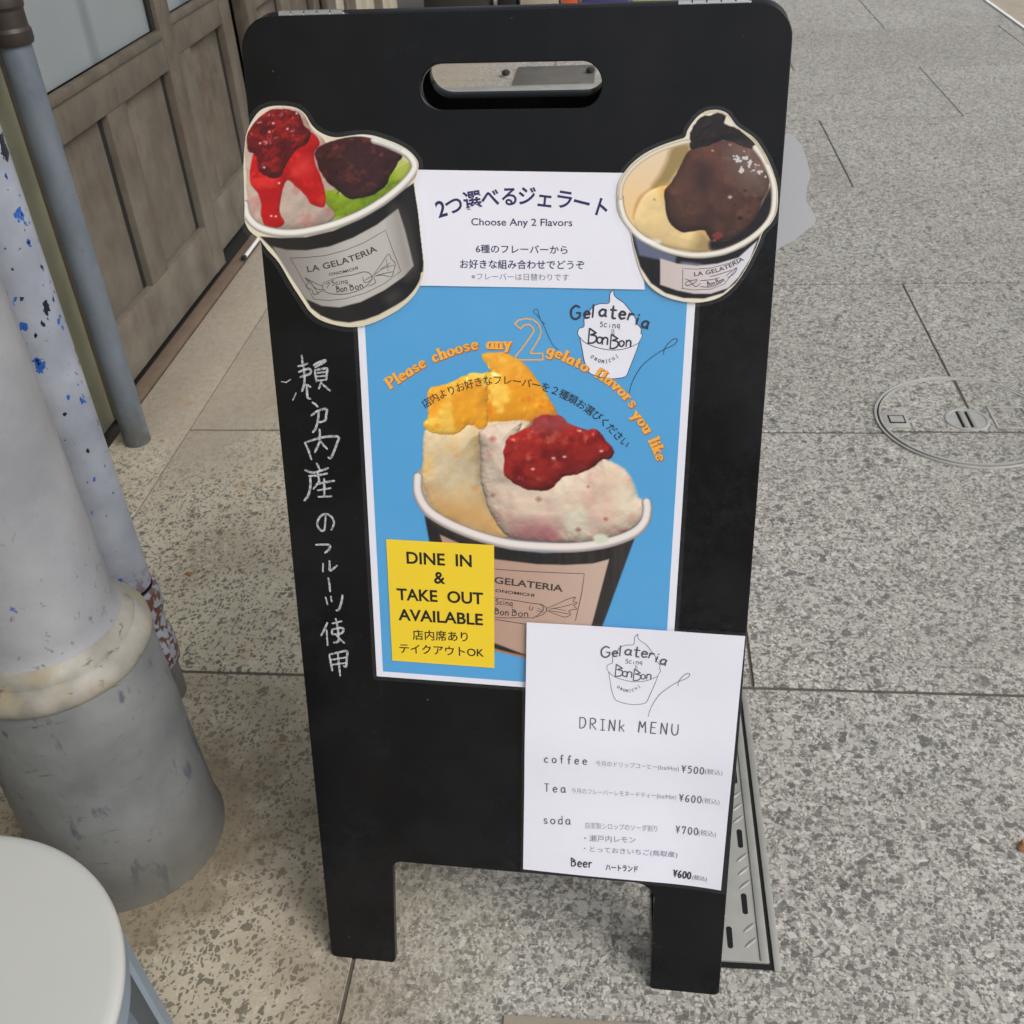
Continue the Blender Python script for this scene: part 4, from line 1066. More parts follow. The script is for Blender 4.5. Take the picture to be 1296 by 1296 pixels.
pt.lump(mango[12:], (234, 162, 40), 20, 5, 2.2, 18, 3, 2.5, amb=.68, contrast=.46, spec=.35, tint=[((243, 196, 84), 22, .50, .66, 31)])
pt.lump(straw, (226, 204, 186), 38, 15, 3.6, 20, 21, 2.0, amb=.44, contrast=.62, light=(.1, -.55, .75), tint=[((222, 184, 168), 26, .54, .76, 51), ((230, 222, 200), 34, .50, .75, 15)])
pt.fill([(930, 520), (1040, 560), (1100, 660), (1120, 740), (1060, 800), (980, 760), (960, 640)], (228, 220, 192), 16, amt=.55)
pt.fill([(560, 800), (700, 790), (760, 840), (720, 885), (600, 878), (545, 850)], (158, 84, 96), 12, amt=.6)
for x, y, r, c in ((445, 415, 16, (190, 110, 96)), (445, 672, 9, (130, 80, 70)), (960, 780, 8, (150, 60, 50)), (835, 828, 12, (130, 84, 74)), (655, 690, 14, (150, 110, 96)), (880, 632, 5, (150, 60, 50)), (1045, 838, 14, (150, 70, 54)), (280, 492, 10, (226, 150, 80)), (365, 640, 16, (214, 150, 90)), (430, 490, 12, (200, 140, 120)), (1080, 770, 20, (206, 158, 140)), (720, 860, 18, (170, 100, 106))):
    pt.fill([(x - r, y), (x, y - r * .8), (x + r, y), (x, y + r * .8)], c, 2.2, amt=.8)
pt.lump(jam, (168, 38, 30), 30, 9, 2.6, 16, 33, 2.2, amb=.46, contrast=.64, spec=.3, light=(-.2, -.7, .65), tint=[((128, 22, 22), 22, .46, .72, 61), ((196, 84, 66), 12, .62, .8, 71)])
pt.fill([(635, 322), (700, 306), (770, 318), (800, 350), (760, 372), (690, 380), (620, 372)], (150, 84, 92), 9, amt=.6)
for x, y in ((722, 502), (772, 496), (842, 378), (628, 552), (940, 470)): pt.fill([(x - 9, y), (x, y - 5), (x + 9, y), (x, y + 5)], (250, 214, 206), 1.2, amt=.85)
# rim of the paper cup
rim = [(104, 590), (104, 655), (128, 712), (172, 760), (270, 815), (400, 864), (530, 895), (680, 908), (830, 908), (968, 888), (1080, 848), (1134, 798), (1149, 740), (1146, 706)]
pt.band(rim, 46, (206, 192, 190), shade=.35); pt.band([(x, y - 5) for x, y in rim], 30, (232, 224, 222), shade=.1)
pt.fill([(905, 855), (950, 848), (975, 868), (955, 888), (915, 888)], (206, 212, 190), 2)
full = np.full(pt.X.shape, -1e3)
for P_, sm in ((mango, 1), (van, 1), (straw, 1), (jam, 1), (body, 0)): full = np.maximum(full, pt.sdf(pt.pts(P_, bool(sm))))
full = np.maximum(full, 6.6 - pt.linedist(pt.pts(rim, True, False)))
pt.sdf_saved = full; keep = pt.sdf
pt.sdf = lambda P, pad=0: full
# keep 1.5 px of blue round it so that the edge blends
pt.build('cup_photograph', [], M['print'], po, P0, .00078, -2.0)

ik = Ink(.00090)
def ctext(ink, s, a, b, h, off=0.0, mode='cap', o=(0, 0), sc=1): line_text(ink, s, (o[0] + a[0] / sc, o[1] + a[1] / sc), (o[0] + b[0] / sc, o[1] + b[1] / sc), h / sc, off, mode)
# cup label on the poster
ctext(ik, 'GELATERIA', (128, 386), (560, 441), 40, .02, 'cap', (600, 660), 4.985)
ctext(ik, 'ONOMICHI', (134, 441), (380, 473), 18, .02, 'cap', (600, 660), 4.985)
for s in ([(130, 297), (300, 310), (500, 320), (697, 327), (680, 450), (640, 622)], ): trace(ik, s, .7, False, (600, 660), 4.985, 0)
for s in ([(130, 614), (230, 630), (325, 645)], [(128, 478), (250, 494), (360, 512), (430, 520)], [(410, 516), (440, 545), (400, 590), (370, 605)], [(430, 520), (460, 548), (440, 580), (390, 600)], [(455, 545), (520, 520), (580, 492), (640, 474), (625, 500), (650, 510), (630, 530), (648, 548), (600, 560), (610, 585), (575, 600), (540, 590), (455, 560)], [(470, 552), (560, 535), (635, 515)], [(470, 560), (540, 570), (600, 582)], [(128, 600), (200, 606), (260, 604), (380, 606)], [(355, 528), (350, 550), (365, 556), (375, 535)], [(400, 545), (440, 560)], [(395, 560), (440, 570)], [(500, 545), (580, 560)]):
    trace(ik, s, .75, True, (600, 660), 4.985)
hand(ik, '5cinq', (600 + 135 / 4.985, 660 + 520 / 4.985), (600 + 245 / 4.985, 660 + 530 / 4.985), 4.0, .9)
hand(ik, 'Bon', (600 + 130 / 4.985, 660 + 582 / 4.985), (600 + 220 / 4.985, 660 + 592 / 4.985), 5.0, 1.1)
hand(ik, 'Bon', (600 + 238 / 4.985, 660 + 592 / 4.985), (600 + 345 / 4.985, 660 + 600 / 4.985), 5.0, 1.1)
ik.obj('cup_label_lettering', M['labelink'], po, P0)

# arched lettering
o1, o2 = Ink(.00094), Ink(.00086)
sh = (.0006, -.0008)
c2 = lambda p: (440 + p[0] / 5.4, 360 + p[1] / 5.4)
c3 = lambda p: (660 + p[0] / 5.4, 360 + p[1] / 5.4)
c4 = lambda p: (500 + p[0] / 3.6, 440 + p[1] / 3.6)
for s, path in (('Please choose any', [c2(p) for p in ((290, 712), (400, 640), (520, 565), (640, 510), (760, 468), (860, 442), (960, 436), (1122, 436))]),
                ('gelato flavors', [c3(p) for p in ((165, 470), (240, 497), (330, 540), (450, 600), (540, 648), (620, 705), (700, 780), (752, 848))]),
                ('you like', [c3(p) for p in ((748, 890), (800, 950), (850, 1030), (890, 1110), (930, 1212))])):
    serif_path([(o1, (0, 0), .50), (o2, sh, .58)], s, path, 7.6)
o1.obj('arched_lettering', M['orange'], po, P0); o2.obj('lettering_edge', M['rustink'], po, P0)
t2 = Ink(.00094)
two = [(-45, 268), (-20, 243), (30, 232), (80, 240), (120, 272), (134, 320), (122, 365), (95, 410), (62, 462), (62, 470), (146, 470), (146, 514), (-42, 514), (-42, 492), (0, 440), (50, 372), (84, 320), (78, 290), (50, 272), (18, 277), (-5, 302), (-45, 268)]
for a, b in zip(two[:-1], two[1:]): t2.stroke([B(*c3(a)), B(*c3(b))], uvlen(c3(a), 1.7), 0)
t2.obj('outlined_numeral', M['orange'], po, P0)
bj = Ink(.00098)
jp = '店内よりお好きなフレーバーを２種類お選びください'
pos, sc_ = path_layout([c4(p) for p in ((128, 262), (200, 218), (300, 178), (400, 152), (500, 147), (600, 160), (700, 184), (800, 228), (900, 292), (980, 360), (1062, 448))], [1] * len(jp))
for ch, (m, an) in zip(jp, pos):
    V, F = glyph(ch, .003); e = sc_ * 1.04; ca, sa = math.cos(an), math.sin(an)
    x = (V[:, 0] - advance(ch) / 2) * e; y = (V[:, 1] - .36) * e
    bj.poly([(m[0] + ca * i - sa * j, m[1] + sa * i + ca * j) for i, j in zip(x, y)], F)
bj.obj('curved_lettering', M['black'], po, P0)

# the soft-serve logo, in the poster's own pixel frame; the menu carries it again in line only
def logo(tf, inkL, inkB, wl, wb, hs, fillsheet=None):
    cup = [(400, 360), (415, 440), (430, 520), (455, 590), (480, 612), (540, 632), (600, 642), (660, 640), (715, 625), (740, 570), (760, 520), (785, 455), (805, 400)]
    top = [(800, 400), (826, 350), (816, 330), (818, 300), (785, 262), (780, 230), (745, 180), (700, 125), (650, 90), (632, 65), (630, 35), (605, 65), (598, 125), (540, 130), (490, 150), (460, 190), (430, 230), (428, 285), (395, 300), (385, 335), (399, 358)]
    if fillsheet: fillsheet([tf(p) for p in ([np.array(q, float) for q in top[:-1] + cup[:-1]])])
    for s in (top, cup, [(400, 360), (440, 398), (520, 430), (620, 447), (720, 435), (800, 400)]):
        trace(inkL, [tf(p) for p in s], wl)
    for ch, x, y, h, xs in (('G', 372, 190, 92, 1.0), ('e', 448, 205, 46, 1.1), ('l', 490, 180, 88, 1), ('a', 558, 192, 46, 1.2), ('t', 628, 188, 84, 1.1), ('e', 690, 208, 50, 1.1), ('r', 748, 222, 48, 1.1), ('i', 795, 238, 70, 1), ('a', 848, 272, 46, 1.1)):
        hand_at(inkB, ch, tf((x, y)), h * hs, wb, -4 if x < 700 else -16, xs)
    for i, ch in enumerate('5cinq'): hand_at(inkL, ch, tf((546 + i * 29, 272 + i * 4)), (34 if i in (0, 4) else 26) * hs, wl * 1.1, -4)
    for i, (ch, x, y, h) in enumerate((('B', 488, 352, 104), ('o', 535, 378, 44), ('n', 572, 385, 50), ('B', 636, 390, 100), ('o', 685, 402, 40), ('n', 732, 402, 44))):
        hand_at(inkB, ch, tf((x, y)), h * hs, wb * .72, -3)
    for x in (618, 630): trace(inkL, [tf((x, 305)), tf((x + 4, 345))], wl)
    for i, ch in enumerate('ONOMICHI'):
        t = i / 7; hand_at(inkL, ch, tf((485 + 168 * t, 480 + 48 * math.sin(math.pi * (.08 + .84 * t)) - 4 * t)), 22 * hs, wl * .9, -40 + 75 * t)
    trace(inkL, [tf(p) for p in ((735, 745), (760, 660), (820, 560), (900, 490), (970, 445), (1040, 412), (1066, 380), (1050, 368), (1012, 392), (978, 438), (972, 480))], wl)
lf = Ink(.00096); lb = Ink(.00100)
logo(c3, lf, lb, .85, 2.9, 1 / 5.4, lambda P: sheet('logo_ground', [B(*p) for p in P], .00082, .00002, M['paper'], po, P0))
trace(lf, [c3(p) for p in ((255, 446), (215, 410), (180, 340), (150, 270), (115, 215), (85, 190), (92, 168), (112, 172), (118, 200), (135, 245), (165, 268))], .6)
lf.obj('logo_drawing', M['logoink'], po, P0); lb.obj('logo_lettering', M['logoink'], po, P0)

# ------------------------------------------------------------------ yellow note
nq = [(450 + x / 5.184, 660 + y / 5.184) for x, y in ((203, 113), (910, 152), (912, 957), (243, 908))]
NO = B(*nq[3]); nt = on_board('yellow_note', NO, 0); tag(nt, 'yellow note reading DINE IN & TAKE OUT AVAILABLE on the lower left of the blue poster', 'note')
sheet('paper', [B(*q) for q in nq], .0014, .0002, M['yellow'], nt, NO)
ni = Ink(.00150); Y = (450, 660)
for s, a, b, h, f in (('DINE  IN', (338, 270), (765, 293), 74, .022), ('&', (518, 400), (592, 404), 74, .022), ('TAKE  OUT', (275, 508), (840, 538), 72, .022), ('AVAILABLE', (285, 640), (838, 675), 70, .022)):
    ctext(ni, s, a, b, h, f, 'cap', Y, 5.184)
ctext(ni, '店内席あり', (378, 772), (740, 786), 68, .012, 'ink', Y, 5.184); ctext(ni, 'テイクアウトOK', (292, 856), (845, 886), 60, .012, 'ink', Y, 5.184)
ni.obj('lettering', M['black'], nt, NO)

# ------------------------------------------------------------------ white caption sheet
cq = [(522, 214.5), (806, 219), (816, 366), (532, 361)]
CO = B(*cq[3]); cs = on_board('caption_sheet', CO, 0); tag(cs, 'white sheet with navy lettering Choose Any 2 Flavors between the two cup cutouts', 'sign')
grid_sheet('paper', [B(*q) for q in cq], .0017, M['paper'], cs, CO, solid=.00025)
ci = Ink(.0018); K = lambda x, y: (520 + x / 4.32, 200 + y / 4.32)
for ch, x, y, a in (('2', 167, 275, 17), ('つ', 238, 258, 14), ('選', 338, 232, 9), ('べ', 435, 216, 4), ('る', 541, 210, 1), ('ジ', 635, 208, -2), ('ェ', 735, 222, -5), ('ラ', 840, 226, -7), ('ー', 935, 244, -12), ('ト', 1040, 270, -16)):
    char_at(ci, ch, K(x, y), 26.5 if ch != '2' else 29, a - 1.5, .020, .96)
ctext(ci, 'Choose Any 2 Flavors', (333, 366), (884, 371), 38, .006, 'cap', (520, 200), 4.32)
ctext(ci, '6種のフレーバーから', (358, 517), (858, 524), 46, .010, 'ink', (520, 200), 4.32)
ctext(ci, 'お好きな組み合わせでどうぞ', (273, 602), (950, 608), 50, .010, 'ink', (520, 200), 4.32)
ci.obj('lettering', M['navy'], cs, CO)
cg = Ink(.0018); ctext(cg, '※フレーバーは日替わりです', (333, 664), (865, 670), 38, -.004, 'ink', (520, 200), 4.32); cg.obj('small_lettering', M['grey'], cs, CO)
bow(cs, lambda x, y: .0002 * math.sin(x * 40 + 1) + .00025 * math.sin(y * 60))

# ------------------------------------------------------------------ drink menu
mq = [(667.4, 785), (942.8, 802), (912, 1121.2), (662.7, 1096.7)]
MO = B(*mq[3]); mn = on_board('drink_menu', MO, 0); tag(mn, 'white handwritten DRINK MENU sheet in a clear sleeve at the lower right of the board', 'menu')
ms = [B(*q) for q in mq]
grid_sheet('paper', ms, .0026, M['paper'], mn, MO, solid=.0003)
fm = [(663.2, 781), (946.5, 797.5), (917.5, 1125.5), (659.5, 1100)]
grid_sheet('laminating_film', [B(*q) for q in fm], .0032, M['film'], mn, MO)
m1, m2, m3, m4 = Ink(.0027), Ink(.00275), Ink(.0028), Ink(.0029)
# affine taking the poster logo frame to the menu
src = np.array([[630, 35, 1], [715, 625, 1], [340, 190, 1]], float); dst = np.array([[807.4, 800.4], [817.8, 886.9], [762, 822.8]]); AF = np.linalg.solve(src, dst)
tfm = lambda p: tuple(np.array([p[0], p[1], 1.0]) @ AF)
logo(tfm, m1, m3, .7, 2.0, 1 / 6.7)
hand(m3, 'DRINk', (733.5, 918), (791, 922.5), 8.2, 1.35, .03, .42); hand(m3, 'MENU', (807.5, 923), (859.5, 927.5), 8.4, 1.35, .03, .42)
m_ = lambda x, y: (650 + x / 4.32, 930 + y / 4.32)
hand(m3, 'coffee', m_(172, 132), m_(405, 146), 6.2, 1.25, .05, .8); hand(m3, 'Tea', m_(172, 295), m_(288, 301), 6.2, 1.25, .05, .75); hand(m3, 'soda', m_(168, 468), m_(315, 474), 6.0, 1.25, .05, .55)
for s, a, b in (('Y500', (918, 190), (1040, 200)), ('Y600', (905, 352), (1026, 362)), ('Y700', (886, 525), (1008, 535))): hand(m3, s, m_(*a), m_(*b), 5.6, 1.15, .03, .45)
for s, a, b, h in (('今月のドリップコーヒー(Ice/Hot)', (450, 158), (902, 190), 36), ('(税込)', (1045, 202), (1140, 208), 36),
                ('今月のフレーバーレモネードティー(Ice/Hot)', (318, 310), (888, 350), 36), ('(税込)', (1030, 366), (1124, 372), 36),
                ('自家製シロップのソーダ割り', (396, 496), (786, 518), 34), ('(税込)', (1010, 540), (1105, 546), 36)):
    ctext(m2, s, a, b, h, -.006, 'ink', (650, 930), 4.32)
ctext(m2, '・瀬戸内レモン', (390, 566), (668, 578), 36, .0, 'ink', (650, 930), 4.32); ctext(m2, '・とっておきいちご(鳥取産)', (386, 624), (895, 662), 36, .0, 'ink', (650, 930), 4.32)
sp = Ink(.0028); hand(m4, 'Beer', m_(316, 700), m_(432, 708), 6.4, 1.5, .03, .28)
ctext(m4, 'ハートランド', (505, 722), (680, 735), 34, .022, 'ink', (650, 930), 4.32); hand(m4, 'Y600', m_(872, 760), m_(968, 772), 5.4, 1.5, .03, .3)
ctext(m2, '(税込)', (975, 778), (1055, 786), 30, .01, 'ink', (650, 930), 4.32)
grid_sheet('pasted_strip', [B(*m_(*p)) for p in ((292, 650), (1100, 742), (1092, 800), (288, 702))], .00266, M['paper'], mn, MO, 24, 3)
for s, nme, mt in ((m1, 'logo_drawing', 'pen'), (m2, 'small_handwriting', 'thinpen'), (m3, 'handwriting', 'pen'), (m4, 'marker_handwriting', 'marker')): s.obj(nme, M[mt], mn, MO)
bow(mn, lambda x, y: .0016 + .0015 * math.sin((y - .12) * 34) * math.exp(-((y - .15) / .07) ** 2) + .0008 * math.sin(x * 22 + y * 9) + .0035 * max(0, (x - .15) / .06) ** 2 * max(0, 1 - y / .24))

# ------------------------------------------------------------------ cup cutouts
def cutout(name, outline, frame, film_d, label, off, group):
    ox, oy, sc = frame
    q = catmull([(ox + x / sc, oy + y / sc) for x, y in outline], True, 3)
    uv = [B(*p) for p in q]; O = np.array(uv).min(0); t = on_board(name, O, 0); tag(t, label, 'cup cutout', group)
    sheet('paper', uv, off, .0003, M['cream'], t, O)
    fo = offset_poly(q, film_d); sheet('laminating_film', [B(*p) for p in fo], off + .0006, .0006, M['film'], t, O)
    return t, O, np.array(q)
LC = [(85, 610), (83, 520), (80, 400), (87, 300), (95, 240), (120, 180), (160, 125), (215, 100), (290, 97), (350, 108), (395, 140), (425, 190), (460, 225), (510, 250), (560, 258), (620, 250), (680, 243), (740, 248), (800, 266), (870, 293), (930, 330), (968, 375), (974, 410), (966, 450), (955, 500), (975, 640), (990, 780), (1003, 900), (1000, 960), (985, 1010), (940, 1080), (870, 1140), (780, 1190), (700, 1220), (620, 1228), (540, 1215), (470, 1190), (420, 1150), (385, 1100), (320, 1000), (262, 900), (200, 830), (160, 775), (115, 740), (88, 690)]
t, O, q = cutout('cup_cutout', LC, (290, 110, 4.05), 6.0, 'cutout of a cup with red syrup and bean paste gelato, upper left of the board', .0028, 'laminated cup cutouts on the board')
p = Paint(304, 128, 545, 418, .8, (222, 212, 190)); p.frame(290, 110, 4.05)
p.fill([(165, 765), (270, 772), (400, 768), (540, 735), (680, 675), (800, 605), (900, 525), (950, 492), (976, 640), (990, 780), (1001, 900), (994, 960), (945, 1062), (860, 1115), (770, 1165), (700, 1190), (620, 1205), (540, 1195), (480, 1172), (425, 1130), (335, 985), (280, 895), (230, 830)], (34, 28, 25), 1.0, False, (15, 14, 14), ((250, 850), (900, 700)))
p.fill([(900, 620), (930, 560), (975, 860), (960, 960), (930, 860)], (58, 54, 52), 9, amt=.5); p.fill([(800, 1080), (850, 1040), (880, 1060), (840, 1110)], (120, 112, 104), 8, amt=.4)
p.fill([(228, 815), (300, 832), (400, 835), (520, 815), (640, 770), (760, 705), (870, 622), (905, 730), (930, 830), (950, 915), (900, 970), (800, 1040), (680, 1100), (570, 1128), (480, 1120), (400, 1085), (330, 985), (270, 890)], (132, 126, 122), 1.0, False, (184, 180, 176), ((300, 950), (620, 900)))
p.fill([(840, 650), (870, 625), (905, 730), (930, 830), (948, 915), (900, 960)], (120, 114, 110), 12, amt=.6)
p.lump([(90, 300), (130, 190), (215, 115), (300, 105), (380, 130), (430, 220), (490, 270), (540, 400), (570, 520), (550, 665), (470, 710), (400, 735), (250, 740), (150, 720), (105, 650), (95, 480)], (214, 192, 178), 22, 8, 2.2, 16, 3, 1.0, amb=.52, contrast=.5, tint=[((220, 168, 158), 14, .54, .7, 7)])
p.lump([(450, 540), (560, 530), (600, 540), (900, 400), (930, 380), (945, 430), (890, 520), (780, 610), (660, 675), (540, 705), (545, 640)], (138, 166, 26), 18, 6, 2.4, 12, 13, 1.2, amb=.56, contrast=.5, tint=[((112, 142, 20), 12, .5, .75, 2)])
p.fill([(850, 350), (925, 380), (935, 420), (890, 470), (850, 440)], (176, 184, 84), 5, amt=.8)
p.lump([(130, 340), (112, 480), (150, 540), (172, 600), (170, 660), (200, 722), (260, 718), (288, 690), (265, 640), (272, 560), (300, 480), (340, 500), (400, 560), (430, 600), (490, 615), (500, 560), (478, 470), (450, 400), (440, 340), (470, 290), (440, 240), (400, 230), (300, 250), (180, 250)], (198, 14, 18), 16, 4, 2.0, 14, 23, 1.0, amb=.62, contrast=.42, spec=.35, tint=[((226, 44, 40), 16, .54, .7, 5)])
p.fill([(340, 400), (400, 360), (430, 410), (400, 450), (340, 440)], (236, 92, 78), 9, amt=.5)
p.lump([(150, 170), (210, 120), (290, 113), (362, 130), (390, 190), (425, 240), (395, 300), (340, 330), (300, 390), (280, 440), (240, 468), (190, 450), (155, 420), (140, 350), (105, 330), (97, 290), (105, 230)], (104, 14, 18), 16, 6, 3.6, 9, 4, 1.5, amb=.46, contrast=.66, spec=.5, tint=[((150, 24, 20), 12, .5, .64, 3)])
p.lump([(452, 320), (520, 280), (600, 258), (680, 250), (760, 265), (830, 320), (888, 352), (870, 390), (840, 440), (800, 510), (740, 550), (640, 575), (575, 540), (505, 480), (460, 400)], (58, 20, 22), 18, 8, 2.8, 10, 44, 1.5, amb=.42, contrast=.72, spec=.16, tint=[((86, 36, 30), 10, .54, .7, 9)])
for x, y in ((165, 288), (232, 186), (212, 230), (305, 215), (186, 412), (262, 492), (352, 135), (222, 660), (245, 662)): p.fill([(x - 6, y), (x, y - 5), (x + 6, y), (x, y + 5)], (252, 236, 230), 1.0, amt=.9)
rim = [(88, 600), (100, 655), (140, 705), (205, 735), (300, 748), (400, 740), (540, 706), (680, 650), (800, 578), (895, 500), (948, 435), (955, 395), (925, 348), (865, 312), (800, 285), (750, 270)]
p.band(rim, 44, (204, 198, 192), shade=.35); p.band([(x - 2, y - 4) for x, y in rim], 26, (236, 232, 226), shade=.1)
p.band([(600, 250), (680, 246), (760, 262), (830, 292), (880, 318)], 16, (232, 228, 222), shade=.2)
p.band([(480, 1180), (540, 1205), (620, 1216), (700, 1205), (780, 1175), (870, 1125), (940, 1065), (985, 1000), (995, 955)], 18, (218, 208, 184), shade=.1)
p.build('cup_photograph', q, M['print'], t, O, .00286)
li = Ink(.00296); lo = (290, 110)
bl = [(405, 948), (500, 930), (600, 903), (690, 872), (765, 838)]
pos, sc_ = path_layout([(lo[0] + a / 4.05, lo[1] + b / 4.05) for a, b in bl], [advance(c) for c in 'LA GELATERIA'])
def tpath(ink, s, path, h, off=.015):
    pos, sc = path_layout(path, [advance(c) for c in s]); cap = glyph('H')[0][:, 1].max(); e = uvlen(path[0], h) / cap
    for ch, (m, an) in zip(s, pos):
        V, F = glyph(ch, off)
        if not len(V): continue
        ca, sa = math.cos(an), math.sin(an); x = (V[:, 0] - advance(ch) / 2) * sc * .96; y = V[:, 1] * e
        ink.poly([(m[0] + ca * i - sa * j, m[1] + sa * i + ca * j) for i, j in zip(x, y)], F)
tpath(li, 'LA GELATERIA', [(lo[0] + a / 4.05, lo[1] + b / 4.05) for a, b in bl], 7.2)
tpath(li, 'ONOMICHI', [(lo[0] + a / 4.05, lo[1] + b / 4.05) for a, b in ((518, 966), (600, 950), (668, 930))], 3.4)
CAND = [[(490, 1002), (560, 975), (640, 960), (700, 945), (735, 962), (730, 992), (690, 1030), (620, 1055), (560, 1060), (505, 1050), (485, 1022), (490, 1002)], [(485, 1020), (430, 995), (395, 975), (412, 1000), (400, 1020), (430, 1038), (440, 1062), (465, 1050), (490, 1040)], [(410, 985), (450, 1030), (485, 1035)], [(425, 1000), (465, 1062)], [(740, 966), (775, 920), (820, 855), (835, 880), (855, 900), (848, 940), (835, 970), (790, 962), (745, 968)], [(750, 960), (800, 925), (848, 912)], [(755, 965), (815, 950), (845, 945)], [(700, 990), (735, 970), (755, 1000), (715, 1020)], [(690, 970), (700, 1000), (740, 985)], [(500, 1010), (520, 1000), (505, 1030)], [(780, 930), (830, 900)], [(810, 880), (820, 940)]]
for s in CAND: trace(li, s, .75, True, lo, 4.05)
for s in ([(320, 875), (400, 872), (500, 862), (600, 835), (700, 795), (806, 732), (845, 840), (885, 942), (800, 1005), (700, 1055), (600, 1082), (520, 1092), (440, 1085), (380, 980), (320, 875)],): trace(li, s, .6, False, lo, 4.05, 0)
hand(li, '5cinq', (lo[0] + 533 / 4.05, lo[1] + 1016 / 4.05), (lo[0] + 615 / 4.05, lo[1] + 1002 / 4.05), 3.6, .9)
hand(li, 'Bon', (lo[0] + 556 / 4.05, lo[1] + 1050 / 4.05), (lo[0] + 612 / 4.05, lo[1] + 1044 / 4.05), 4.6, 1.2); hand(li, 'Bon', (lo[0] + 626 / 4.05, lo[1] + 1042 / 4.05), (lo[0] + 695 / 4.05, lo[1] + 1028 / 4.05), 4.6, 1.2)
li.obj('label_lettering', M['labelink'], t, O)

RCo = [(448, 248), (462, 210), (490, 165), (530, 120), (580, 93), (640, 88), (690, 105), (720, 140), (750, 180), (800, 215), (850, 250), (890, 300), (930, 370), (960, 440), (985, 520), (992, 600), (985, 680), (955, 745), (905, 800), (885, 850), (855, 920), (800, 1025), (740, 1110), (670, 1172), (600, 1202), (520, 1214), (430, 1207), (340, 1182), (270, 1142), (215, 1085), (178, 1000), (150, 900), (130, 800), (90, 740), (60, 680), (52, 600), (60, 520), (90, 460), (140, 400), (210, 345), (300, 300), (400, 265)]
t, O, q = cutout('cup_cutout', RCo, (770, 120, 4.63), 5.0, 'cutout of a cup with chocolate gelato and brownie, upper right of the board', .0028, 'laminated cup cutouts on the board')
p = Paint(778, 136, 987, 385, .75, (226, 218, 202)); p.frame(770, 120, 4.63)
p.fill([(132, 790), (225, 860), (330, 915), (450, 950), (560, 955), (680, 935), (800, 885), (890, 815), (845, 955), (755, 1090), (670, 1158), (560, 1190), (440, 1187), (335, 1158), (250, 1100), (188, 1005), (150, 880)], (20, 17, 20), 1.0, False)
p.fill([(145, 810), (225, 865), (330, 920), (400, 940), (390, 1000), (300, 965), (180, 940)], (104, 112, 140), 2.0, False, amt=.9); p.fill([(430, 975), (540, 988), (540, 1000), (440, 990)], (120, 120, 150), 2)  # bluish grey glare painted into the cup colours
p.fill([(303, 955), (400, 985), (520, 998), (640, 985), (760, 950), (872, 850), (830, 960), (760, 1070), (700, 1130), (600, 1163), (500, 1163), (400, 1143), (303, 1110)], (200, 186, 184), 1.0, False, (214, 212, 222), ((350, 1050), (800, 950)))
p.fill([(60, 600), (70, 520), (110, 450), (170, 390), (240, 345), (330, 305), (440, 280), (520, 280), (950, 500), (975, 600), (940, 720), (860, 800), (740, 880), (600, 920), (450, 920), (300, 880), (180, 800), (100, 720)], (226, 204, 176), 1.5, True, (236, 196, 138), ((200, 350), (200, 750)))
p.fill([(375, 305), (472, 288), (470, 380), (400, 455), (345, 530), (270, 560), (258, 530), (300, 470), (340, 390)], (146, 122, 74), 4, True, amt=.9)
p.fill([(260, 540), (200, 590), (165, 660), (148, 725), (158, 650), (190, 590)], (176, 128, 60), 2.5, amt=.8)
p.lump([(150, 720), (180, 640), (230, 570), (330, 530), (420, 560), (400, 680), (420, 760), (520, 800), (600, 870), (570, 915), (450, 908), (330, 880), (220, 830), (165, 780)], (236, 208, 152), 26, 7, 2.0, 20, 6, .6, amb=.55, contrast=.5, light=(-.3, -.5, .8))
p.fill([(300, 540), (345, 535), (350, 620), (320, 600)], (228, 172, 74), 6, amt=.7)
p.fill([(540, 800), (620, 860), (590, 915), (500, 905)], (150, 128, 84), 8, amt=.8)
p.fill([(600, 850), (700, 840), (800, 760), (880, 660), (945, 540), (958, 640), (925, 740), (850, 815), (760, 868), (660, 905), (600, 905)], (22, 14, 18), 3)
p.lump([(330, 560), (370, 510), (400, 460), (430, 400), (470, 330), (540, 290), (700, 265), (850, 290), (910, 370), (940, 460), (935, 540), (900, 620), (860, 720), (800, 790), (720, 840), (620, 862), (580, 820), (560, 792), (480, 800), (430, 802), (370, 762), (340, 690), (332, 620)], (92, 58, 47), 50, 22, 1.6, 24, 9, .8, amb=.46, contrast=.70, light=(.25, -.6, .7), tint=[((74, 47, 40), 22, .46, .76, 4), ((108, 70, 56), 14, .58, .78, 14)])
p.fill([(500, 430), (560, 410), (600, 450), (600, 540), (560, 580), (510, 540)], (48, 32, 32), 8, amt=.75)
p.lump([(475, 240), (500, 180), (550, 130), (600, 120), (640, 103), (687, 125), (682, 170), (760, 200), (830, 240), (880, 290), (915, 350), (850, 325), (700, 265), (640, 272), (580, 297), (490, 318), (478, 290)], (32, 22, 20), 12, 6, 7, 8, 17, 2.0, amb=.3, contrast=.8, spec=.1)
p.fill([(700, 330), (820, 300), (920, 380), (935, 470), (900, 560), (800, 520), (720, 430)], (134, 126, 120), 18, amt=.5)  # grey glare of the laminate painted over the chocolate
reg = [(720, 350), (800, 320), (850, 400), (930, 420), (930, 490), (850, 470), (760, 450)]
p.specks(3, .58, (214, 214, 214), 4, reg, .9)  # whitish specks of the same painted laminate glare
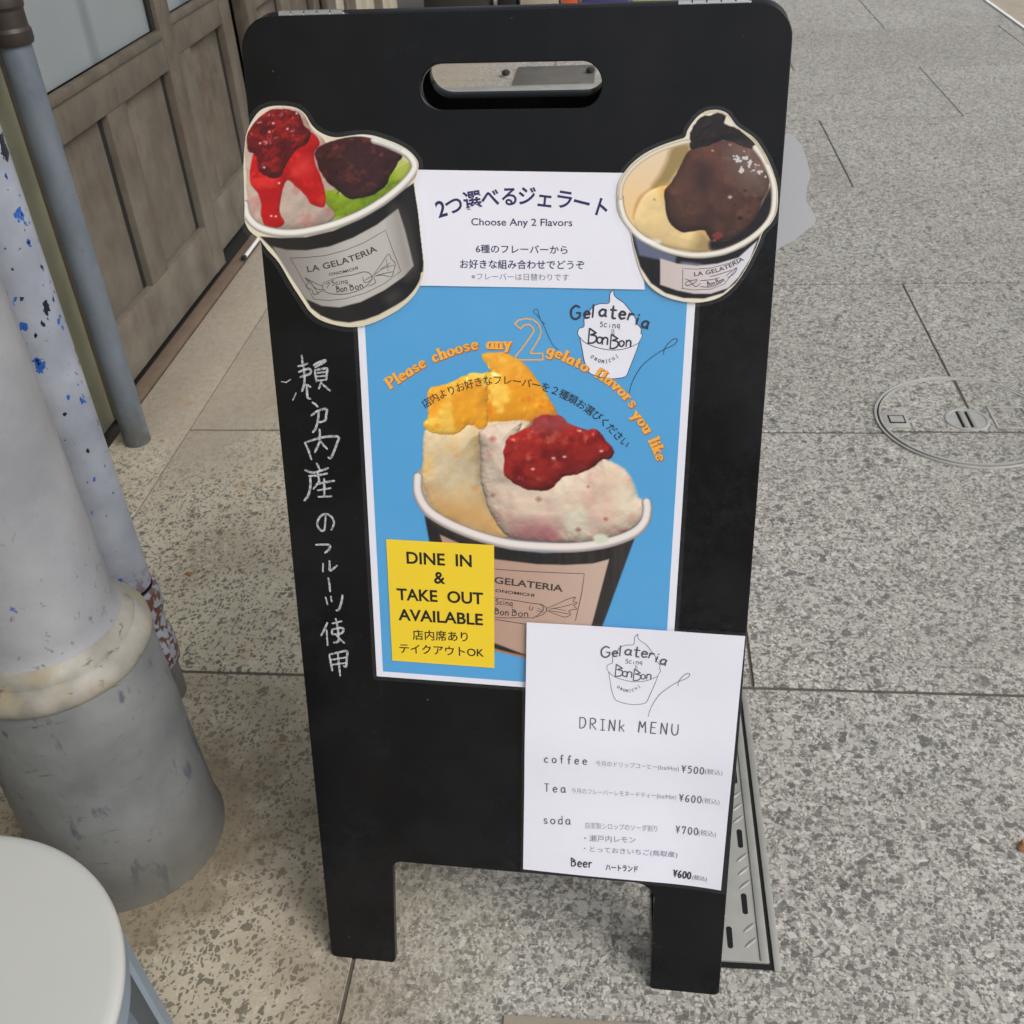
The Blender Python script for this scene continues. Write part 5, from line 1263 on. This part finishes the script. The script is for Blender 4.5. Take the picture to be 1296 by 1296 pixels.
for x, y, r, c in ((712, 598, 11, (240, 232, 226)), (610, 326, 6, (220, 214, 206)), (712, 292, 6, (210, 200, 190)), (640, 822, 34, (130, 52, 54)), (770, 720, 18, (30, 16, 18)), (800, 560, 8, (30, 20, 18)), (740, 640, 7, (34, 20, 20)), (270, 612, 4, (90, 80, 60)), (610, 800, 16, (60, 26, 28)), (620, 850, 8, (170, 120, 110))):
    p.fill([(x - r, y), (x, y - r * .7), (x + r, y), (x, y + r * .7)], c, 1.5, amt=.85)
rimb = [(72, 600), (80, 670), (115, 750), (205, 838), (325, 900), (450, 932), (560, 936), (680, 916), (800, 862), (900, 785), (958, 700), (972, 600), (966, 520), (942, 445), (905, 370), (860, 310)]
p.band(rimb, 38, (206, 196, 182), shade=.35); p.band([(x, y - 3) for x, y in rimb], 24, (236, 230, 220), shade=.1)
p.band([(72, 600), (78, 530), (110, 465), (160, 410), (225, 362), (310, 318), (410, 285), (470, 272)], 26, (226, 214, 194), shade=.3)
p.band([(560, 108), (640, 96), (700, 120), (760, 190), (850, 268), (900, 340), (930, 400)], 14, (216, 202, 178), shade=.2)
p.fill([(140, 800), (220, 840), (300, 850), (290, 870), (200, 850)], (250, 250, 250), 3, amt=.8)
p.build('cup_photograph', q, M['print'], t, O, .00286)
li = Ink(.00296); lo = (770, 120); tr_ = lambda P: [(lo[0] + a / 4.63, lo[1] + b / 4.63) for a, b in P]
tpath(li, 'LA GELATERIA', tr_(((500, 1060), (600, 1045), (700, 1015), (795, 966))), 5.0)
for s in ([(435, 1130), (436, 1015), (520, 1018), (600, 1012), (700, 985), (765, 955)], [(430, 1130), (500, 1140), (600, 1135), (680, 1105), (750, 1010)]): trace(li, s, .6, False, lo, 4.63, 0)
for s in ([(595, 1062), (650, 1048), (720, 1024)], [(450, 1075), (480, 1085), (520, 1080), (500, 1100), (460, 1115), (455, 1095), (480, 1090)], [(470, 1080), (510, 1120), (540, 1100)], [(540, 1085), (600, 1080), (650, 1068)], [(690, 1060), (720, 1030), (750, 1010), (740, 1040), (700, 1068), (730, 1050)], [(540, 1120), (600, 1122), (660, 1098)]): trace(li, s, .8, True, lo, 4.63)
hand(li, 'Bon', (lo[0] + 580 / 4.63, lo[1] + 1118 / 4.63), (lo[0] + 625 / 4.63, lo[1] + 1110 / 4.63), 3.4, .9); hand(li, 'Bon', (lo[0] + 632 / 4.63, lo[1] + 1105 / 4.63), (lo[0] + 680 / 4.63, lo[1] + 1090 / 4.63), 3.4, .9)
li.obj('label_lettering', M['labelink'], t, O)

# the cutout stuck to the back panel, seen from its white reverse where it sticks out past the edge
VB = Vector(tuple(BO + BV * H - BN * (TH + .001)))
Rb = Matrix.Rotation(tlt, 3, Vector(tuple(BU))); bv2 = Rb @ Vector(tuple(BV)); bn2 = Rb @ Vector(tuple(BN))
pts = [(.36, -.12), (.41, -.105), (.4489, -.1175), (.4585, -.1195), (.4680, -.130), (.4755, -.148), (.4790, -.160), (.4780, -.170), (.4788, -.185), (.4850, -.195), (.4902, -.2047), (.4888, -.212), (.4825, -.2185), (.4740, -.228), (.4639, -.2361), (.45, -.245), (.40, -.27), (.34, -.25), (.31, -.18)]
q = [tuple(x) for x in catmull(pts, True, 4)]; n = len(q); z0, z1 = -TH - .0006, -TH - .0010
bo = empty('cup_cutout', tuple(VB), (BU, np.array(bv2), np.array(bn2))); tag(bo, 'plain white back of a cutout sticking out past the right edge behind the board', 'cup cutout', 'laminated cup cutouts on the board')
vs = [(a, b, z0) for a, b in q]
mesh_obj('paper', vs, [tuple(range(n))], M['scrap'], bo)
